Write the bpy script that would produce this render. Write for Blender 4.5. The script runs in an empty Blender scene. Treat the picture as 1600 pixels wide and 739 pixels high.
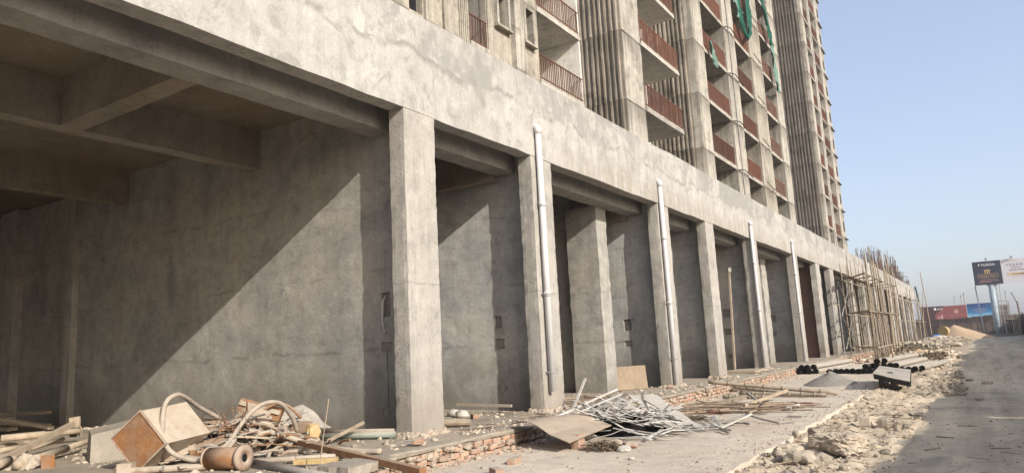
import bpy, math, random
from mathutils import Vector, Matrix, noise
R = math.radians
S = bpy.context.scene
COL = S.collection

# ------------------------------------------------------------------ camera
cam_d = bpy.data.cameras.new("camera")
cam = bpy.data.objects.new("camera", cam_d)
COL.objects.link(cam)
cam_d.sensor_fit = 'HORIZONTAL'
cam_d.sensor_width = 36.0
cam_d.lens = 36.0 * 1120.0 / 1600.0
cam_d.clip_start = 0.05
cam_d.clip_end = 3000.0
_r = Vector((0.83551203, 0.54712174, -0.05076862))
_f = Vector((-0.5342827, 0.83051468, 0.15744002))
_u = _r.cross(_f)
m = Matrix((_r, _u, -_f)).transposed().to_4x4()
cam.matrix_world = m
S.camera = cam

# ------------------------------------------------------------------ sky, sun, exposure
SUN_EL = R(26.87)
TO_SUN = Vector((0.9398 * math.cos(SUN_EL), -0.3417 * math.cos(SUN_EL), math.sin(SUN_EL)))
W = bpy.data.worlds.new("World")
S.world = W
W.use_nodes = True
wn = W.node_tree
bg = wn.nodes.get("Background") or wn.nodes.new("ShaderNodeBackground")
wo = wn.nodes.get("World Output") or wn.nodes.new("ShaderNodeOutputWorld")
sky = wn.nodes.new("ShaderNodeTexSky")
sky.sky_type = 'NISHITA'
sky.sun_disc = False
sky.sun_elevation = SUN_EL
sky.sun_rotation = math.atan2(TO_SUN.x, TO_SUN.y)
sky.altitude = 100.0
sky.air_density = 1.0
sky.dust_density = 3.0
sky.ozone_density = 1.0
veil = wn.nodes.new("ShaderNodeMix")          # thin even high haze over the whole sky
veil.data_type = 'RGBA'
veil.inputs[0].default_value = 0.35
veil.inputs[7].default_value = (2.6, 2.75, 3.6, 1)
wn.links.new(sky.outputs[0], veil.inputs[6])
wn.links.new(veil.outputs[2], bg.inputs[0])
bg.inputs[1].default_value = 0.15
wn.links.new(bg.outputs[0], wo.inputs[0])
sun_d = bpy.data.lights.new("sun", 'SUN')
sun_d.energy = 3.5
sun_d.angle = R(0.55)
sun_d.color = (1.0, 0.935, 0.835)
sun = bpy.data.objects.new("sun", sun_d)
COL.objects.link(sun)
sun.location = (40, -10, 40)
sun.rotation_euler = (-TO_SUN).to_track_quat('-Z', 'Y').to_euler()
S.view_settings.view_transform = 'Standard'
S.view_settings.look = 'None'
S.view_settings.gamma = 1.0
S.view_settings.use_curve_mapping = False
S.view_settings.exposure = 0.78
S.cycles.max_bounces = 6
S.cycles.diffuse_bounces = 4
S.cycles.use_denoising = True

# ------------------------------------------------------------------ materials
class NT:
    def __init__(s, name):
        s.m = bpy.data.materials.new(name); s.m.use_nodes = True
        s.t = s.m.node_tree; s.n = s.t.nodes
        s.b = s.n["Principled BSDF"]
        s.pos = s.n.new("ShaderNodeNewGeometry")
        s.obj = s.n.new("ShaderNodeObjectInfo")
    def link(s, a, b): s.t.links.new(a, b)
    def mapped(s, sc, off=(0, 0, 0)):
        mp = s.n.new("ShaderNodeMapping"); mp.inputs['Scale'].default_value = sc
        mp.inputs['Location'].default_value = off
        s.link(s.pos.outputs['Position'], mp.inputs['Vector']); return mp.outputs[0]
    def noise(s, scale, detail=5, rough=0.6, vec=None, dist=0.0):
        t = s.n.new("ShaderNodeTexNoise"); t.inputs['Scale'].default_value = scale
        t.inputs['Detail'].default_value = detail; t.inputs['Roughness'].default_value = rough
        t.inputs['Distortion'].default_value = dist
        s.link(vec if vec is not None else s.pos.outputs['Position'], t.inputs['Vector']); return t.outputs['Fac']
    def ramp(s, fac, stops, interp='LINEAR'):
        r = s.n.new("ShaderNodeValToRGB"); r.color_ramp.interpolation = interp
        e = r.color_ramp.elements
        while len(e) < len(stops): e.new(0.5)
        for k, (p, c) in enumerate(stops):
            e[k].position = p
            e[k].color = (c, c, c, 1) if isinstance(c, (int, float)) else (*c, 1)
        s.link(fac, r.inputs[0]); return r.outputs[0]
    def mix(s, fac, a, b, mode='MIX'):
        x = s.n.new("ShaderNodeMix"); x.data_type = 'RGBA'; x.blend_type = mode
        for q, v in ((0, fac), (6, a), (7, b)):
            sock = x.inputs[q]
            if isinstance(v, (int, float)): sock.default_value = v if q == 0 else (v, v, v, 1)
            elif isinstance(v, tuple): sock.default_value = (*v, 1)
            else: s.link(v, sock)
        return x.outputs[2]
    def math(s, op, a, b=0.0, c=None):
        x = s.n.new("ShaderNodeMath"); x.operation = op
        for i, v in enumerate((a, b) if c is None else (a, b, c)):
            if isinstance(v, (int, float)): x.inputs[i].default_value = v
            else: s.link(v, x.inputs[i])
        return x.outputs[0]
    def xyz(s):
        x = s.n.new("ShaderNodeSeparateXYZ"); s.link(s.pos.outputs['Position'], x.inputs[0]); return x.outputs
    def bump(s, h, strength, dist):
        b = s.n.new("ShaderNodeBump"); b.inputs['Strength'].default_value = strength
        b.inputs['Distance'].default_value = dist
        s.link(h, b.inputs['Height']); s.link(b.outputs[0], s.b.inputs['Normal'])
    def color(s, c):
        if isinstance(c, tuple): s.b.inputs['Base Color'].default_value = (*c, 1)
        else: s.link(c, s.b.inputs['Base Color'])
    def set(s, rough=0.9, metal=0.0, spec=0.3):
        s.b.inputs['Roughness'].default_value = rough; s.b.inputs['Metallic'].default_value = metal
        s.b.inputs['Specular IOR Level'].default_value = spec
    def grey(s, v):
        return s.n and v

def mul(c, k): return tuple(min(1, x * k) for x in c)

def concrete(name, base, dark=0.62, light=1.15, big=0.5, streak=0.35, fine=0.25, bump=0.5, tint=None, extra=None, pits=0.3):
    """cast or plastered cement: cloudy patches, vertical run marks, trowel grain, pits"""
    k = NT(name); k.set(0.93, 0, 0.2)
    n1 = k.noise(big, 7, 0.62, dist=0.6)
    c = k.ramp(n1, [(0.28, mul(base, dark)), (0.46, mul(base, 0.93)), (0.60, base), (0.78, mul(base, light))])
    n2 = k.noise(2.6, 6, 0.65)
    c = k.mix(0.55, c, k.ramp(n2, [(0.3, 0.70), (0.5, 0.98), (0.72, 1.12)]), 'MULTIPLY')
    if tint:
        nt = k.noise(0.33, 4, 0.6, vec=k.mapped((1, 1, 1), (7, 3, 1)))
        c = k.mix(k.ramp(nt, [(0.45, 0.0), (0.65, 0.75)]), c, tint)
    if streak:
        ns = k.noise(1.0, 5, 0.6, vec=k.mapped((4.5, 4.5, 0.32)))
        c = k.mix(streak, c, k.ramp(ns, [(0.33, 0.45), (0.5, 0.95), (0.7, 1.12)]), 'MULTIPLY')
    nf = k.noise(28, 4, 0.7)
    c = k.mix(fine, c, k.ramp(nf, [(0.3, 0.62), (0.5, 1.0), (0.72, 1.2)]), 'MULTIPLY')
    if pits:
        np_ = k.noise(9, 3, 0.5, vec=k.mapped((1, 1, 0.55), (3, 1, 9)))
        c = k.mix(k.ramp(np_, [(0.70, 0.0), (0.76, pits)]), c, mul(base, 0.35))
    # crisp-edged scabs of thinner and thicker slurry, hair scratches, grit
    n5 = k.noise(3.3, 12, 0.78, vec=k.mapped((1, 1, 0.8), (2, 9, 5)), dist=0.4)
    c = k.mix(0.8, c, k.ramp(n5, [(0.40, 0.80), (0.455, 1.0), (0.54, 1.0), (0.585, 1.13)]), 'MULTIPLY')
    n6 = k.noise(75, 3, 0.7)
    c = k.mix(0.5, c, k.ramp(n6, [(0.34, 0.62), (0.46, 1.0), (0.62, 1.16)]), 'MULTIPLY')
    n7 = k.noise(1.0, 6, 0.8, vec=k.mapped((22, 22, 1.6), (7, 7, 1)))
    c = k.mix(0.5, c, k.ramp(n7, [(0.36, 0.76), (0.44, 1.0), (0.60, 1.0), (0.66, 1.12)]), 'MULTIPLY')
    if extra: c = extra(k, c)
    k.color(c)
    h = k.math('ADD', k.math('ADD', k.math('MULTIPLY', n2, 0.6), k.math('MULTIPLY', nf, 0.3)), k.math('MULTIPLY', n5, 0.5))
    k.bump(h, bump, 0.045)
    return k.m

def band_extra(k, c):
    """plaster band: wandering plaster joint with grey patches above, drip marks near the lower edge, hair cracks"""
    X, Y, Z = k.xyz()
    wob = k.noise(0.55, 4, 0.6, vec=k.mapped((0, 1, 0)))
    line = k.math('SUBTRACT', Z, k.math('ADD', k.math('MULTIPLY', wob, 1.1), 4.42))
    near = k.math('ABSOLUTE', line)
    br = k.noise(2.3, 4, 0.6)
    dark = k.math('MULTIPLY', k.ramp(near, [(0.0, 1.0), (0.02, 0.8), (0.09, 0.0)]), k.ramp(br, [(0.42, 0.0), (0.56, 1.0)]))
    far = k.ramp(k.math('DIVIDE', Y, 60.0), [(0.35, 1.0), (0.6, 0.0)])
    dark = k.math('MULTIPLY', dark, far)
    up = k.ramp(line, [(0.0, 0.0), (0.05, 1.0)])
    grey = k.noise(0.8, 12, 0.72, vec=k.mapped((1, 1, 0.8), (2, 5, 4)))
    gm = k.math('MULTIPLY', k.ramp(grey, [(0.47, 0.0), (0.54, 0.8)]), up)
    c = k.mix(gm, c, (0.235, 0.23, 0.215))
    g2 = k.noise(1.5, 12, 0.75, vec=k.mapped((1, 1, 0.9), (12, 5, 4)), dist=1.2)
    c = k.mix(k.ramp(g2, [(0.54, 0.0), (0.60, 0.6)]), c, (0.225, 0.215, 0.195))
    vo = k.n.new("ShaderNodeTexVoronoi"); vo.feature = 'DISTANCE_TO_EDGE'; vo.inputs['Scale'].default_value = 0.55
    wv = k.n.new("ShaderNodeVectorMath"); wv.operation = 'ADD'
    nz = k.n.new("ShaderNodeTexNoise"); nz.inputs['Scale'].default_value = 1.6; nz.inputs['Detail'].default_value = 6
    k.link(k.pos.outputs['Position'], nz.inputs['Vector']); k.link(k.pos.outputs['Position'], wv.inputs[0]); k.link(nz.outputs['Color'], wv.inputs[1]); k.link(wv.outputs[0], vo.inputs['Vector'])
    crm = k.ramp(k.noise(0.9, 3, 0.5, vec=k.mapped((1, 1, 1), (3, 3, 8))), [(0.52, 0.0), (0.6, 0.6)])
    c = k.mix(k.math('MULTIPLY', k.ramp(vo.outputs['Distance'], [(0.0, 1.0), (0.007, 0.0)]), crm), c, (0.13, 0.12, 0.105))
    c = k.mix(k.math('MULTIPLY', dark, 0.85), c, (0.20, 0.19, 0.175))
    lite = k.ramp(k.math('SUBTRACT', line, 0.04), [(0.0, 0.0), (0.02, 1.0), (0.08, 0.0)])
    c = k.mix(k.math('MULTIPLY', k.math('MULTIPLY', lite, k.ramp(br, [(0.56, 0.0), (0.66, 0.5)])), far), c, (0.52, 0.51, 0.48))
    # drips on the lower half
    dr = k.noise(1.0, 5, 0.65, vec=k.mapped((7, 7, 0.22), (0, 2, 0)))
    low = k.ramp(k.math('ADD', Z, k.math('MULTIPLY', k.noise(0.5, 3, 0.5, vec=k.mapped((0, 1, 0), (0, 9, 0))), 1.2)), [(0.0, 1.0), (1.0, 0.0)])
    zz = k.math('DIVIDE', k.math('SUBTRACT', Z, 3.9), 1.0)
    lowm = k.ramp(k.math('ADD', zz, k.math('MULTIPLY', k.math('SUBTRACT', k.noise(0.45, 3, 0.5, vec=k.mapped((0, 1, 0), (0, 9, 0))), 0.5), 1.4)), [(0.25, 1.0), (0.75, 0.0)])
    yy = k.ramp(k.math('DIVIDE', Y, 60.0), [(0.20, 0.0), (0.26, 1.0)])
    c = k.mix(k.math('MULTIPLY', k.math('MULTIPLY', lowm, k.ramp(dr, [(0.42, 0.9), (0.6, 0.0)])), yy), c, (0.27, 0.24, 0.20))
    # vertical pour joints
    vj = k.noise(0.4, 2, 0.4, vec=k.mapped((0, 0, 1)))
    fr = k.math('ABSOLUTE', k.math('SUBTRACT', k.math('FRACT', k.math('DIVIDE', k.math('ADD', Y, k.math('MULTIPLY', vj, 0.5)), 6.3)), 0.5))
    c = k.mix(k.math('MULTIPLY', k.ramp(fr, [(0.0, 1.0), (0.0035, 0.0)]), 0.55), c, (0.24, 0.22, 0.20))
    return c

def wall_extra(k, c):
    """interior cement plaster: pale lift joints, damp tide marks, trowel scratches"""
    X, Y, Z = k.xyz()
    w1 = k.noise(0.8, 3, 0.6, vec=k.mapped((1, 1, 0)))
    for z0, thick, st in ((-0.05, 0.05, 0.5), (1.25, 0.04, 0.32), (2.7, 0.05, 0.3)):
        ln = k.math('ABSOLUTE', k.math('SUBTRACT', Z, k.math('ADD', k.math('MULTIPLY', w1, 0.35), z0)))
        brk = k.ramp(k.noise(1.7, 5, 0.6, vec=k.mapped((1, 1, 0.5), (z0, 0, 0))), [(0.45, 0.0), (0.6, st)])
        c = k.mix(k.math('MULTIPLY', k.ramp(ln, [(0.0, 1.0), (thick, 0.0)]), brk), c, mul((0.19, 0.175, 0.155), 0.55))
    tone = k.noise(0.75, 5, 0.6, vec=k.mapped((1, 1, 1), (11, 4, 6)), dist=0.8)
    c = k.mix(0.8, c, k.ramp(tone, [(0.30, (0.72, 0.74, 0.76)), (0.5, (0.98, 0.97, 0.95)), (0.70, (1.12, 1.05, 0.93))]), 'MULTIPLY')
    sw = k.noise(1.6, 4, 0.7, vec=k.mapped((1, 1, 2.2), (1, 4, 2)), dist=2.0)
    c = k.mix(0.35, c, k.ramp(sw, [(0.35, 0.70), (0.5, 1.0), (0.66, 1.18)]), 'MULTIPLY')
    damp = k.ramp(k.math('ADD', k.math('DIVIDE', k.math('ADD', Z, 1.2), 3.0), k.math('MULTIPLY', k.math('SUBTRACT', k.noise(0.9, 4, 0.6), 0.5), 0.9)), [(0.05, 0.75), (0.42, 0.0)])
    c = k.mix(damp, c, (0.17, 0.155, 0.13))
    sc = k.noise(1.0, 3, 0.7, vec=k.mapped((14, 14, 1.3), (4, 4, 4)))
    c = k.mix(k.ramp(sc, [(0.70, 0.0), (0.76, 0.7)]), c, (0.085, 0.075, 0.065))
    wt = k.noise(5, 3, 0.5, vec=k.mapped((1, 1, 0.5), (8, 2, 1)))
    c = k.mix(k.ramp(wt, [(0.74, 0.0), (0.78, 0.5)]), c, (0.36, 0.33, 0.28))
    return c

def grime(k, c):
    """years of rain: black runs under every floor joint, mouldy blotches, rust weeps"""
    X, Y, Z = k.xyz()
    fl = k.math('FRACT', k.math('DIVIDE', k.math('SUBTRACT', Z, 10.13), 3.06))
    runs = k.noise(1.0, 4, 0.7, vec=k.mapped((6, 6, 0.25), (5, 1, 2)))
    ln = k.math('ADD', fl, k.math('MULTIPLY', k.math('SUBTRACT', runs, 0.5), 1.6))
    c = k.mix(k.ramp(ln, [(0.55, 0.0), (1.0, 0.62)]), c, (0.085, 0.075, 0.062))
    bl = k.noise(1.5, 7, 0.7, vec=k.mapped((1, 1, 0.7), (9, 2, 4)), dist=0.7)
    c = k.mix(k.ramp(bl, [(0.54, 0.0), (0.66, 0.6)]), c, (0.10, 0.09, 0.075))
    rw = k.noise(1.0, 3, 0.6, vec=k.mapped((5, 5, 0.18), (2, 8, 1)))
    c = k.mix(k.ramp(rw, [(0.62, 0.0), (0.72, 0.4)]), c, (0.20, 0.125, 0.07))
    bd = k.math('ABSOLUTE', k.math('SUBTRACT', k.math('FRACT', k.math('DIVIDE', Z, 0.61)), 0.5))
    c = k.mix(k.ramp(bd, [(0.0, 0.35), (0.025, 0.0)]), c, (0.12, 0.105, 0.09))
    return c

M = {}
M['band'] = concrete('plaster_band', (0.375, 0.36, 0.333), dark=0.82, light=1.12, streak=0.2, bump=0.35, extra=band_extra, pits=0.12)
def column_extra(k, c):
    """float marks, lift joint, grey unplastered patches, splashed foot"""
    X, Y, Z = k.xyz()
    v = k.noise(1.0, 5, 0.75, vec=k.mapped((16, 16, 0.9), (1, 6, 3)))
    c = k.mix(0.4, c, k.ramp(v, [(0.30, 0.62), (0.5, 1.0), (0.70, 1.15)]), 'MULTIPLY')
    p = k.noise(1.3, 6, 0.7, vec=k.mapped((1, 1, 0.6), (4, 4, 7)), dist=1.0)
    c = k.mix(k.ramp(p, [(0.56, 0.0), (0.64, 0.6)]), c, (0.235, 0.225, 0.205))
    q = k.noise(2.2, 5, 0.7, vec=k.mapped((1, 1, 0.5), (9, 4, 2)))
    c = k.mix(k.ramp(q, [(0.60, 0.0), (0.72, 0.5)]), c, (0.44, 0.42, 0.385))
    ln = k.math('ABSOLUTE', k.math('SUBTRACT', Z, k.math('ADD', k.math('MULTIPLY', k.noise(2.0, 3, 0.5), 0.25), 1.0)))
    c = k.mix(k.ramp(ln, [(0.0, 0.45), (0.02, 0.0)]), c, (0.15, 0.14, 0.125))
    ft = k.ramp(k.math('ADD', Z, k.math('MULTIPLY', k.noise(3.0, 5, 0.7), 0.9)), [(-0.9, 0.6), (-0.25, 0.0)])
    foot = k.math('SUBTRACT', -0.35, k.math('ADD', Z, k.math('MULTIPLY', k.math('SUBTRACT', k.noise(3.0, 5, 0.7), 0.5), 0.9)))
    c = k.mix(k.ramp(foot, [(0.0, 0.0), (0.5, 0.55)]), c, (0.26, 0.225, 0.18))
    pit = k.noise(30, 2, 0.5)
    c = k.mix(k.ramp(pit, [(0.70, 0.0), (0.75, 0.55)]), c, (0.11, 0.10, 0.09))
    return c
M['column'] = concrete('cement_column', (0.365, 0.343, 0.308), dark=0.78, streak=0.22, bump=0.6, extra=column_extra)
M['wall'] = concrete('cement_wall', (0.345, 0.332, 0.305), dark=0.72, light=1.12, streak=0.22, extra=wall_extra, bump=0.45, pits=0.0)
M['wall_pale'] = concrete('pale_cement_wall', (0.425, 0.422, 0.41), dark=0.72, light=1.12, streak=0.22, extra=wall_extra, bump=0.45, pits=0.0)
M['soffit'] = concrete('pale_slab_concrete', (0.42, 0.395, 0.35), dark=0.7, streak=0.3, bump=0.4)
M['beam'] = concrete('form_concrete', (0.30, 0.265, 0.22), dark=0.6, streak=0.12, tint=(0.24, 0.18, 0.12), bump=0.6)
M['beamfront'] = concrete('skylit_beam_concrete', (0.33, 0.315, 0.29), dark=0.65, streak=0.15, bump=0.5)  # greyer and lighter than the inner beams: sky light put into the colour
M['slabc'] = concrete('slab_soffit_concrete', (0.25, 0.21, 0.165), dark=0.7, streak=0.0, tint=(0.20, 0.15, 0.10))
M['tower'] = concrete('weathered_tower_concrete', (0.35, 0.32, 0.265), dark=0.5, streak=0.7, fine=0.3, extra=grime, bump=0.7, big=0.45)
M['tower_pale'] = concrete('pale_tower_concrete', (0.39, 0.365, 0.315), dark=0.6, streak=0.6, fine=0.25, extra=grime, bump=0.6)
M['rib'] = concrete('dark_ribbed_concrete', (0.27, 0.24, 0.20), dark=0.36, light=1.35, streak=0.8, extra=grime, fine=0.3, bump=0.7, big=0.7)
M['ribdark'] = concrete('darkest_ribbed_concrete', (0.17, 0.152, 0.135), dark=0.45, light=1.3, streak=0.8, extra=grime, fine=0.3, bump=0.7, big=0.7)  # darker tone than the other ribbed faces
M['white'] = concrete('white_putty', (0.62, 0.60, 0.56), dark=0.8, streak=0.15, bump=0.2, pits=0.0)
M['grey_in'] = concrete('grey_plaster', (0.30, 0.28, 0.255), dark=0.6, streak=0.35, bump=0.4)
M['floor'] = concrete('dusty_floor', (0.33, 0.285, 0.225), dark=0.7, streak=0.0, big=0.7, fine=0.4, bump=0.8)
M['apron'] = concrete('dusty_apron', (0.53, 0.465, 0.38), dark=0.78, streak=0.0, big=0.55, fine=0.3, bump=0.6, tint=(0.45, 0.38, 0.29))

M['dustboard'] = concrete('dusty_board', (0.31, 0.275, 0.225), dark=0.7, streak=0.1, bump=0.4)

def simple(name, c, rough=0.7, metal=0.0, var=0.3, scale=6, bump=0.2, c2=None, spec=0.3, objvar=0.0, island=0.0, dust=0.0):
    k = NT(name); k.set(rough, metal, spec)
    n = k.noise(scale, 5, 0.65)
    col = k.ramp(n, [(0.3, mul(c, 1 - var) if c2 is None else c2), (0.55, c), (0.8, mul(c, 1 + var * 0.5))])
    if objvar:
        col = k.mix(1.0, col, k.ramp(k.obj.outputs['Random'], [(0.0, 1 - objvar), (1.0, 1 + objvar * 0.6)]), 'MULTIPLY')
    if island:
        col = k.mix(1.0, col, k.ramp(k.pos.outputs['Random Per Island'], [(0.0, 1 - island), (1.0, 1 + island * 0.7)]), 'MULTIPLY')
    if dust:      # cement dust that has settled on upward faces and smeared in patches
        nz = k.n.new("ShaderNodeSeparateXYZ"); k.link(k.pos.outputs['Normal'], nz.inputs[0])
        dn = k.noise(9, 5, 0.7)
        f = k.math('MULTIPLY', k.ramp(k.math('ADD', k.math('MULTIPLY', nz.outputs[2], 0.35), dn), [(0.42, 0.0), (0.75, 1.0)]), dust)
        col = k.mix(f, col, (0.36, 0.315, 0.25))
        sc_ = k.noise(26, 3, 0.7)
        col = k.mix(k.ramp(sc_, [(0.60, 0.0), (0.70, 0.5)]), col, mul(c, 0.45))
    k.color(col)
    if bump: k.bump(k.noise(scale * 5, 4, 0.6), bump, 0.01)
    return k.m

M['pvc'] = simple('grey_pipe_plastic', (0.52, 0.51, 0.505), 0.95, 0, 0.14, 1.2, 0.0, spec=0.05)
M['rail'] = simple('rust_red_rail', (0.165, 0.075, 0.05), 0.8, 0, 0.4, 1.5, 0.1, c2=(0.12, 0.06, 0.045), objvar=0.35)
M['rail_grey'] = simple('dull_brown_rail', (0.20, 0.115, 0.085), 0.75, 0, 0.4, 1.5, 0.1)
M['rust'] = simple('rusty_steel', (0.25, 0.115, 0.045), 0.85, 0.05, 0.5, 5, 0.5, c2=(0.20, 0.12, 0.075), dust=0.42)
M['rustdust'] = simple('dusty_rusty_steel', (0.33, 0.245, 0.185), 0.9, 0.0, 0.3, 4, 0.4, c2=(0.20, 0.12, 0.08), dust=0.6)
M['cream'] = simple('dusty_cream_paint', (0.40, 0.335, 0.26), 0.85, 0, 0.2, 5, 0.3, c2=(0.26, 0.17, 0.11), dust=0.7)
M['timber'] = simple('dusty_timber', (0.37, 0.29, 0.205), 0.9, 0, 0.3, 9, 0.4, objvar=0.3, dust=0.6)
M['bamboo'] = simple('weathered_bamboo', (0.27, 0.215, 0.155), 0.8, 0, 0.35, 5, 0.2, objvar=0.35, dust=0.45)
M['hose'] = simple('dusty_hose', (0.38, 0.32, 0.255), 0.8, 0, 0.25, 9, 0.3, objvar=0.15, dust=0.5)
M['steelgrey'] = simple('dull_steel', (0.30, 0.29, 0.28), 0.6, 0.3, 0.3, 8, 0.2, objvar=0.25, dust=0.55)
M['alu'] = simple('scrap_strip', (0.56, 0.54, 0.51), 0.6, 0.0, 0.35, 6, 0.15, objvar=0.35, dust=0.35)
M['sheet'] = simple('pale_metal_sheet', (0.43, 0.41, 0.37), 0.6, 0.1, 0.2, 3, 0.15, dust=0.3)
M['plast_w'] = simple('white_bag', (0.52, 0.49, 0.44), 0.6, 0, 0.2, 5, 0.4, dust=0.35)
M['brick'] = simple('clay_brick', (0.38, 0.205, 0.135), 0.92, 0, 0.4, 8, 0.6, c2=(0.42, 0.34, 0.26), objvar=0.32, dust=0.85)
M['brick_stuff'] = simple('clay_brick_far', (0.40, 0.21, 0.135), 0.92, 0, 0.4, 5, 0.4, c2=(0.42, 0.34, 0.26), island=0.3, dust=0.85)
M['mortar'] = simple('mortar', (0.36, 0.30, 0.235), 0.95, 0, 0.3, 7, 0.8)
M['stone'] = simple('rubble_stone', (0.44, 0.365, 0.27), 0.95, 0, 0.3, 7, 0.8, island=0.55, objvar=0.25)
M['rubble_grey'] = simple('cement_rubble', (0.39, 0.335, 0.26), 0.95, 0, 0.3, 7, 0.8, island=0.45, objvar=0.3)
M['boulder'] = simple('old_concrete_lump', (0.46, 0.39, 0.30), 0.95, 0, 0.25, 6, 0.9)
M['sand'] = simple('orange_sand', (0.43, 0.305, 0.19), 0.95, 0, 0.2, 3, 0.5)
M['cement'] = simple('grey_cement_heap', (0.235, 0.215, 0.185), 0.95, 0, 0.3, 9, 0.9)
M['black'] = simple('black_part_and_shade', (0.014, 0.013, 0.012), 0.9, 0, 0.3, 9, 0.2, spec=0.08)  # black parts, and painted shade in hollows and under the panel
M['dark'] = simple('dark_void', (0.03, 0.027, 0.024), 0.9, 0, 0.2, 3, 0)  # near-black for painted unlit openings, also for cables
M['pipegrey'] = simple('long_pipe_grey', (0.34, 0.305, 0.255), 0.7, 0, 0.25, 3, 0.1, objvar=0.12, dust=0.5)
M['net'] = simple('green_net', (0.005, 0.075, 0.052), 0.8, 0, 0.45, 3, 0.5)
M['net_pale'] = simple('faded_green_net', (0.13, 0.22, 0.185), 0.8, 0, 0.4, 3, 0.5)
M['greenpipe'] = simple('grey_green_pipe', (0.20, 0.235, 0.20), 0.7, 0, 0.3, 6, 0.2, dust=0.6)
M['yellow'] = simple('yellow_paint', (0.40, 0.29, 0.085), 0.6, 0, 0.4, 5, 0.2, c2=(0.28, 0.19, 0.08))
M['yellowish'] = simple('yellow_wood', (0.48, 0.345, 0.16), 0.8, 0, 0.3, 9, 0.2, dust=0.5)
M['fence'] = simple('rusty_fence_sheet', (0.17, 0.125, 0.10), 0.8, 0.1, 0.5, 2.0, 0.2, c2=(0.10, 0.075, 0.065), objvar=0.3)
M['plywood'] = simple('plywood', (0.25, 0.19, 0.13), 0.85, 0, 0.2, 4, 0.2, dust=0.3)
M['rebar'] = simple('rusty_rebar', (0.13, 0.085, 0.07), 0.8, 0.1, 0.3, 3, 0)
M['bluegrey'] = simple('blue_grey_paint', (0.30, 0.36, 0.40), 0.6, 0, 0.35, 3, 0.2, c2=(0.16, 0.20, 0.23))
M['dryveg'] = simple('dry_weed', (0.13, 0.10, 0.065), 0.9, 0, 0.4, 9, 0.2, island=0.4)
M['wire'] = simple('brown_wire', (0.20, 0.11, 0.07), 0.7, 0, 0.3, 9, 0)
M['redbits'] = simple('dark_red_netting', (0.17, 0.08, 0.06), 0.9, 0, 0.4, 9, 0.3)
M['stick'] = simple('dry_stick', (0.26, 0.20, 0.145), 0.9, 0, 0.3, 9, 0.2, island=0.45, objvar=0.4)
M['greyobj'] = simple('grey_fibre', (0.35, 0.32, 0.28), 0.85, 0, 0.25, 8, 0.3)
M['panel'] = simple('dusty_panel', (0.33, 0.30, 0.255), 0.85, 0, 0.25, 2, 0.3)
M['bluebag'] = simple('blue_sheet', (0.10, 0.17, 0.38), 0.6, 0, 0.3, 4, 0.3)

def dirt(name, c, c2, big=0.35, bump=1.0, fine=0.45, extra=None):
    k = NT(name); k.set(0.96, 0, 0.15)
    n1 = k.noise(big, 7, 0.65, dist=0.4)
    col = k.ramp(n1, [(0.3, c2), (0.55, c), (0.8, mul(c, 1.15))])
    n2 = k.noise(4.5, 6, 0.7)
    col = k.mix(0.6, col, k.ramp(n2, [(0.3, 0.62), (0.5, 1.0), (0.72, 1.16)]), 'MULTIPLY')
    n3 = k.noise(34, 4, 0.75)
    col = k.mix(fine, col, k.ramp(n3, [(0.3, 0.5), (0.5, 1.0), (0.7, 1.25)]), 'MULTIPLY')
    vo = k.n.new("ShaderNodeTexVoronoi"); vo.inputs['Scale'].default_value = 22
    k.link(k.pos.outputs['Position'], vo.inputs['Vector'])
    peb = k.ramp(vo.outputs['Distance'], [(0.12, 1.0), (0.22, 0.0)])
    wn_ = k.n.new("ShaderNodeTexWhiteNoise"); k.link(vo.outputs['Position'], wn_.inputs['Vector'])
    pm = k.math('MULTIPLY', peb, k.ramp(wn_.outputs['Value'], [(0.72, 0.0), (0.74, 0.6)]))
    col = k.mix(pm, col, k.ramp(wn_.outputs['Value'], [(0.74, mul(c, 0.45)), (1.0, mul(c, 1.45))]))
    if extra: col = extra(k, col)
    k.color(col)
    h = k.math('ADD', k.math('ADD', k.math('MULTIPLY', n2, 0.6), k.math('MULTIPLY', n3, 0.3)), k.math('MULTIPLY', pm, 0.5))
    k.bump(h, bump, 0.04)
    return k.m

def road_extra(k, c):
    tr = k.noise(1.0, 5, 0.6, vec=k.mapped((1.6, 0.12, 1)))
    c = k.mix(0.7, c, k.ramp(tr, [(0.35, 0.58), (0.55, 1.0), (0.72, 1.3)]), 'MULTIPLY')
    pt = k.noise(0.9, 6, 0.7, vec=k.mapped((1, 0.5, 1), (3, 7, 1)), dist=1.0)
    c = k.mix(k.ramp(pt, [(0.55, 0.0), (0.68, 0.65)]), c, (0.20, 0.19, 0.17))
    X, Y, Z = k.xyz()
    wob = k.math('MULTIPLY', k.noise(0.25, 3, 0.5, vec=k.mapped((0, 1, 0))), 0.6)
    for x0 in (0.35, 1.95):
        dd = k.math('ABSOLUTE', k.math('SUBTRACT', X, k.math('ADD', wob, x0)))
        edge = k.noise(3.0, 4, 0.6, vec=k.mapped((1, 0.6, 1)))
        c = k.mix(k.math('MULTIPLY', k.ramp(dd, [(0.10, 1.0), (0.24, 0.0)]), k.ramp(edge, [(0.35, 0.1), (0.6, 0.55)])), c, (0.55, 0.48, 0.37))
    return c
M['verge'] = dirt('pale_dirt', (0.52, 0.435, 0.325), (0.40, 0.325, 0.235))
M['road'] = dirt('road_dirt', (0.51, 0.445, 0.335), (0.38, 0.34, 0.262), big=0.25, extra=road_extra, bump=0.7)
M['ground'] = dirt('far_ground', (0.30, 0.255, 0.195), (0.22, 0.18, 0.13), big=0.05)
M['yard'] = dirt('yard_dirt', (0.37, 0.30, 0.225), (0.27, 0.22, 0.165), big=0.3)

def flat(name, c, rough=0.5):
    k = NT(name); k.set(rough, 0, 0.3); k.color(c); return k.m

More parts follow.
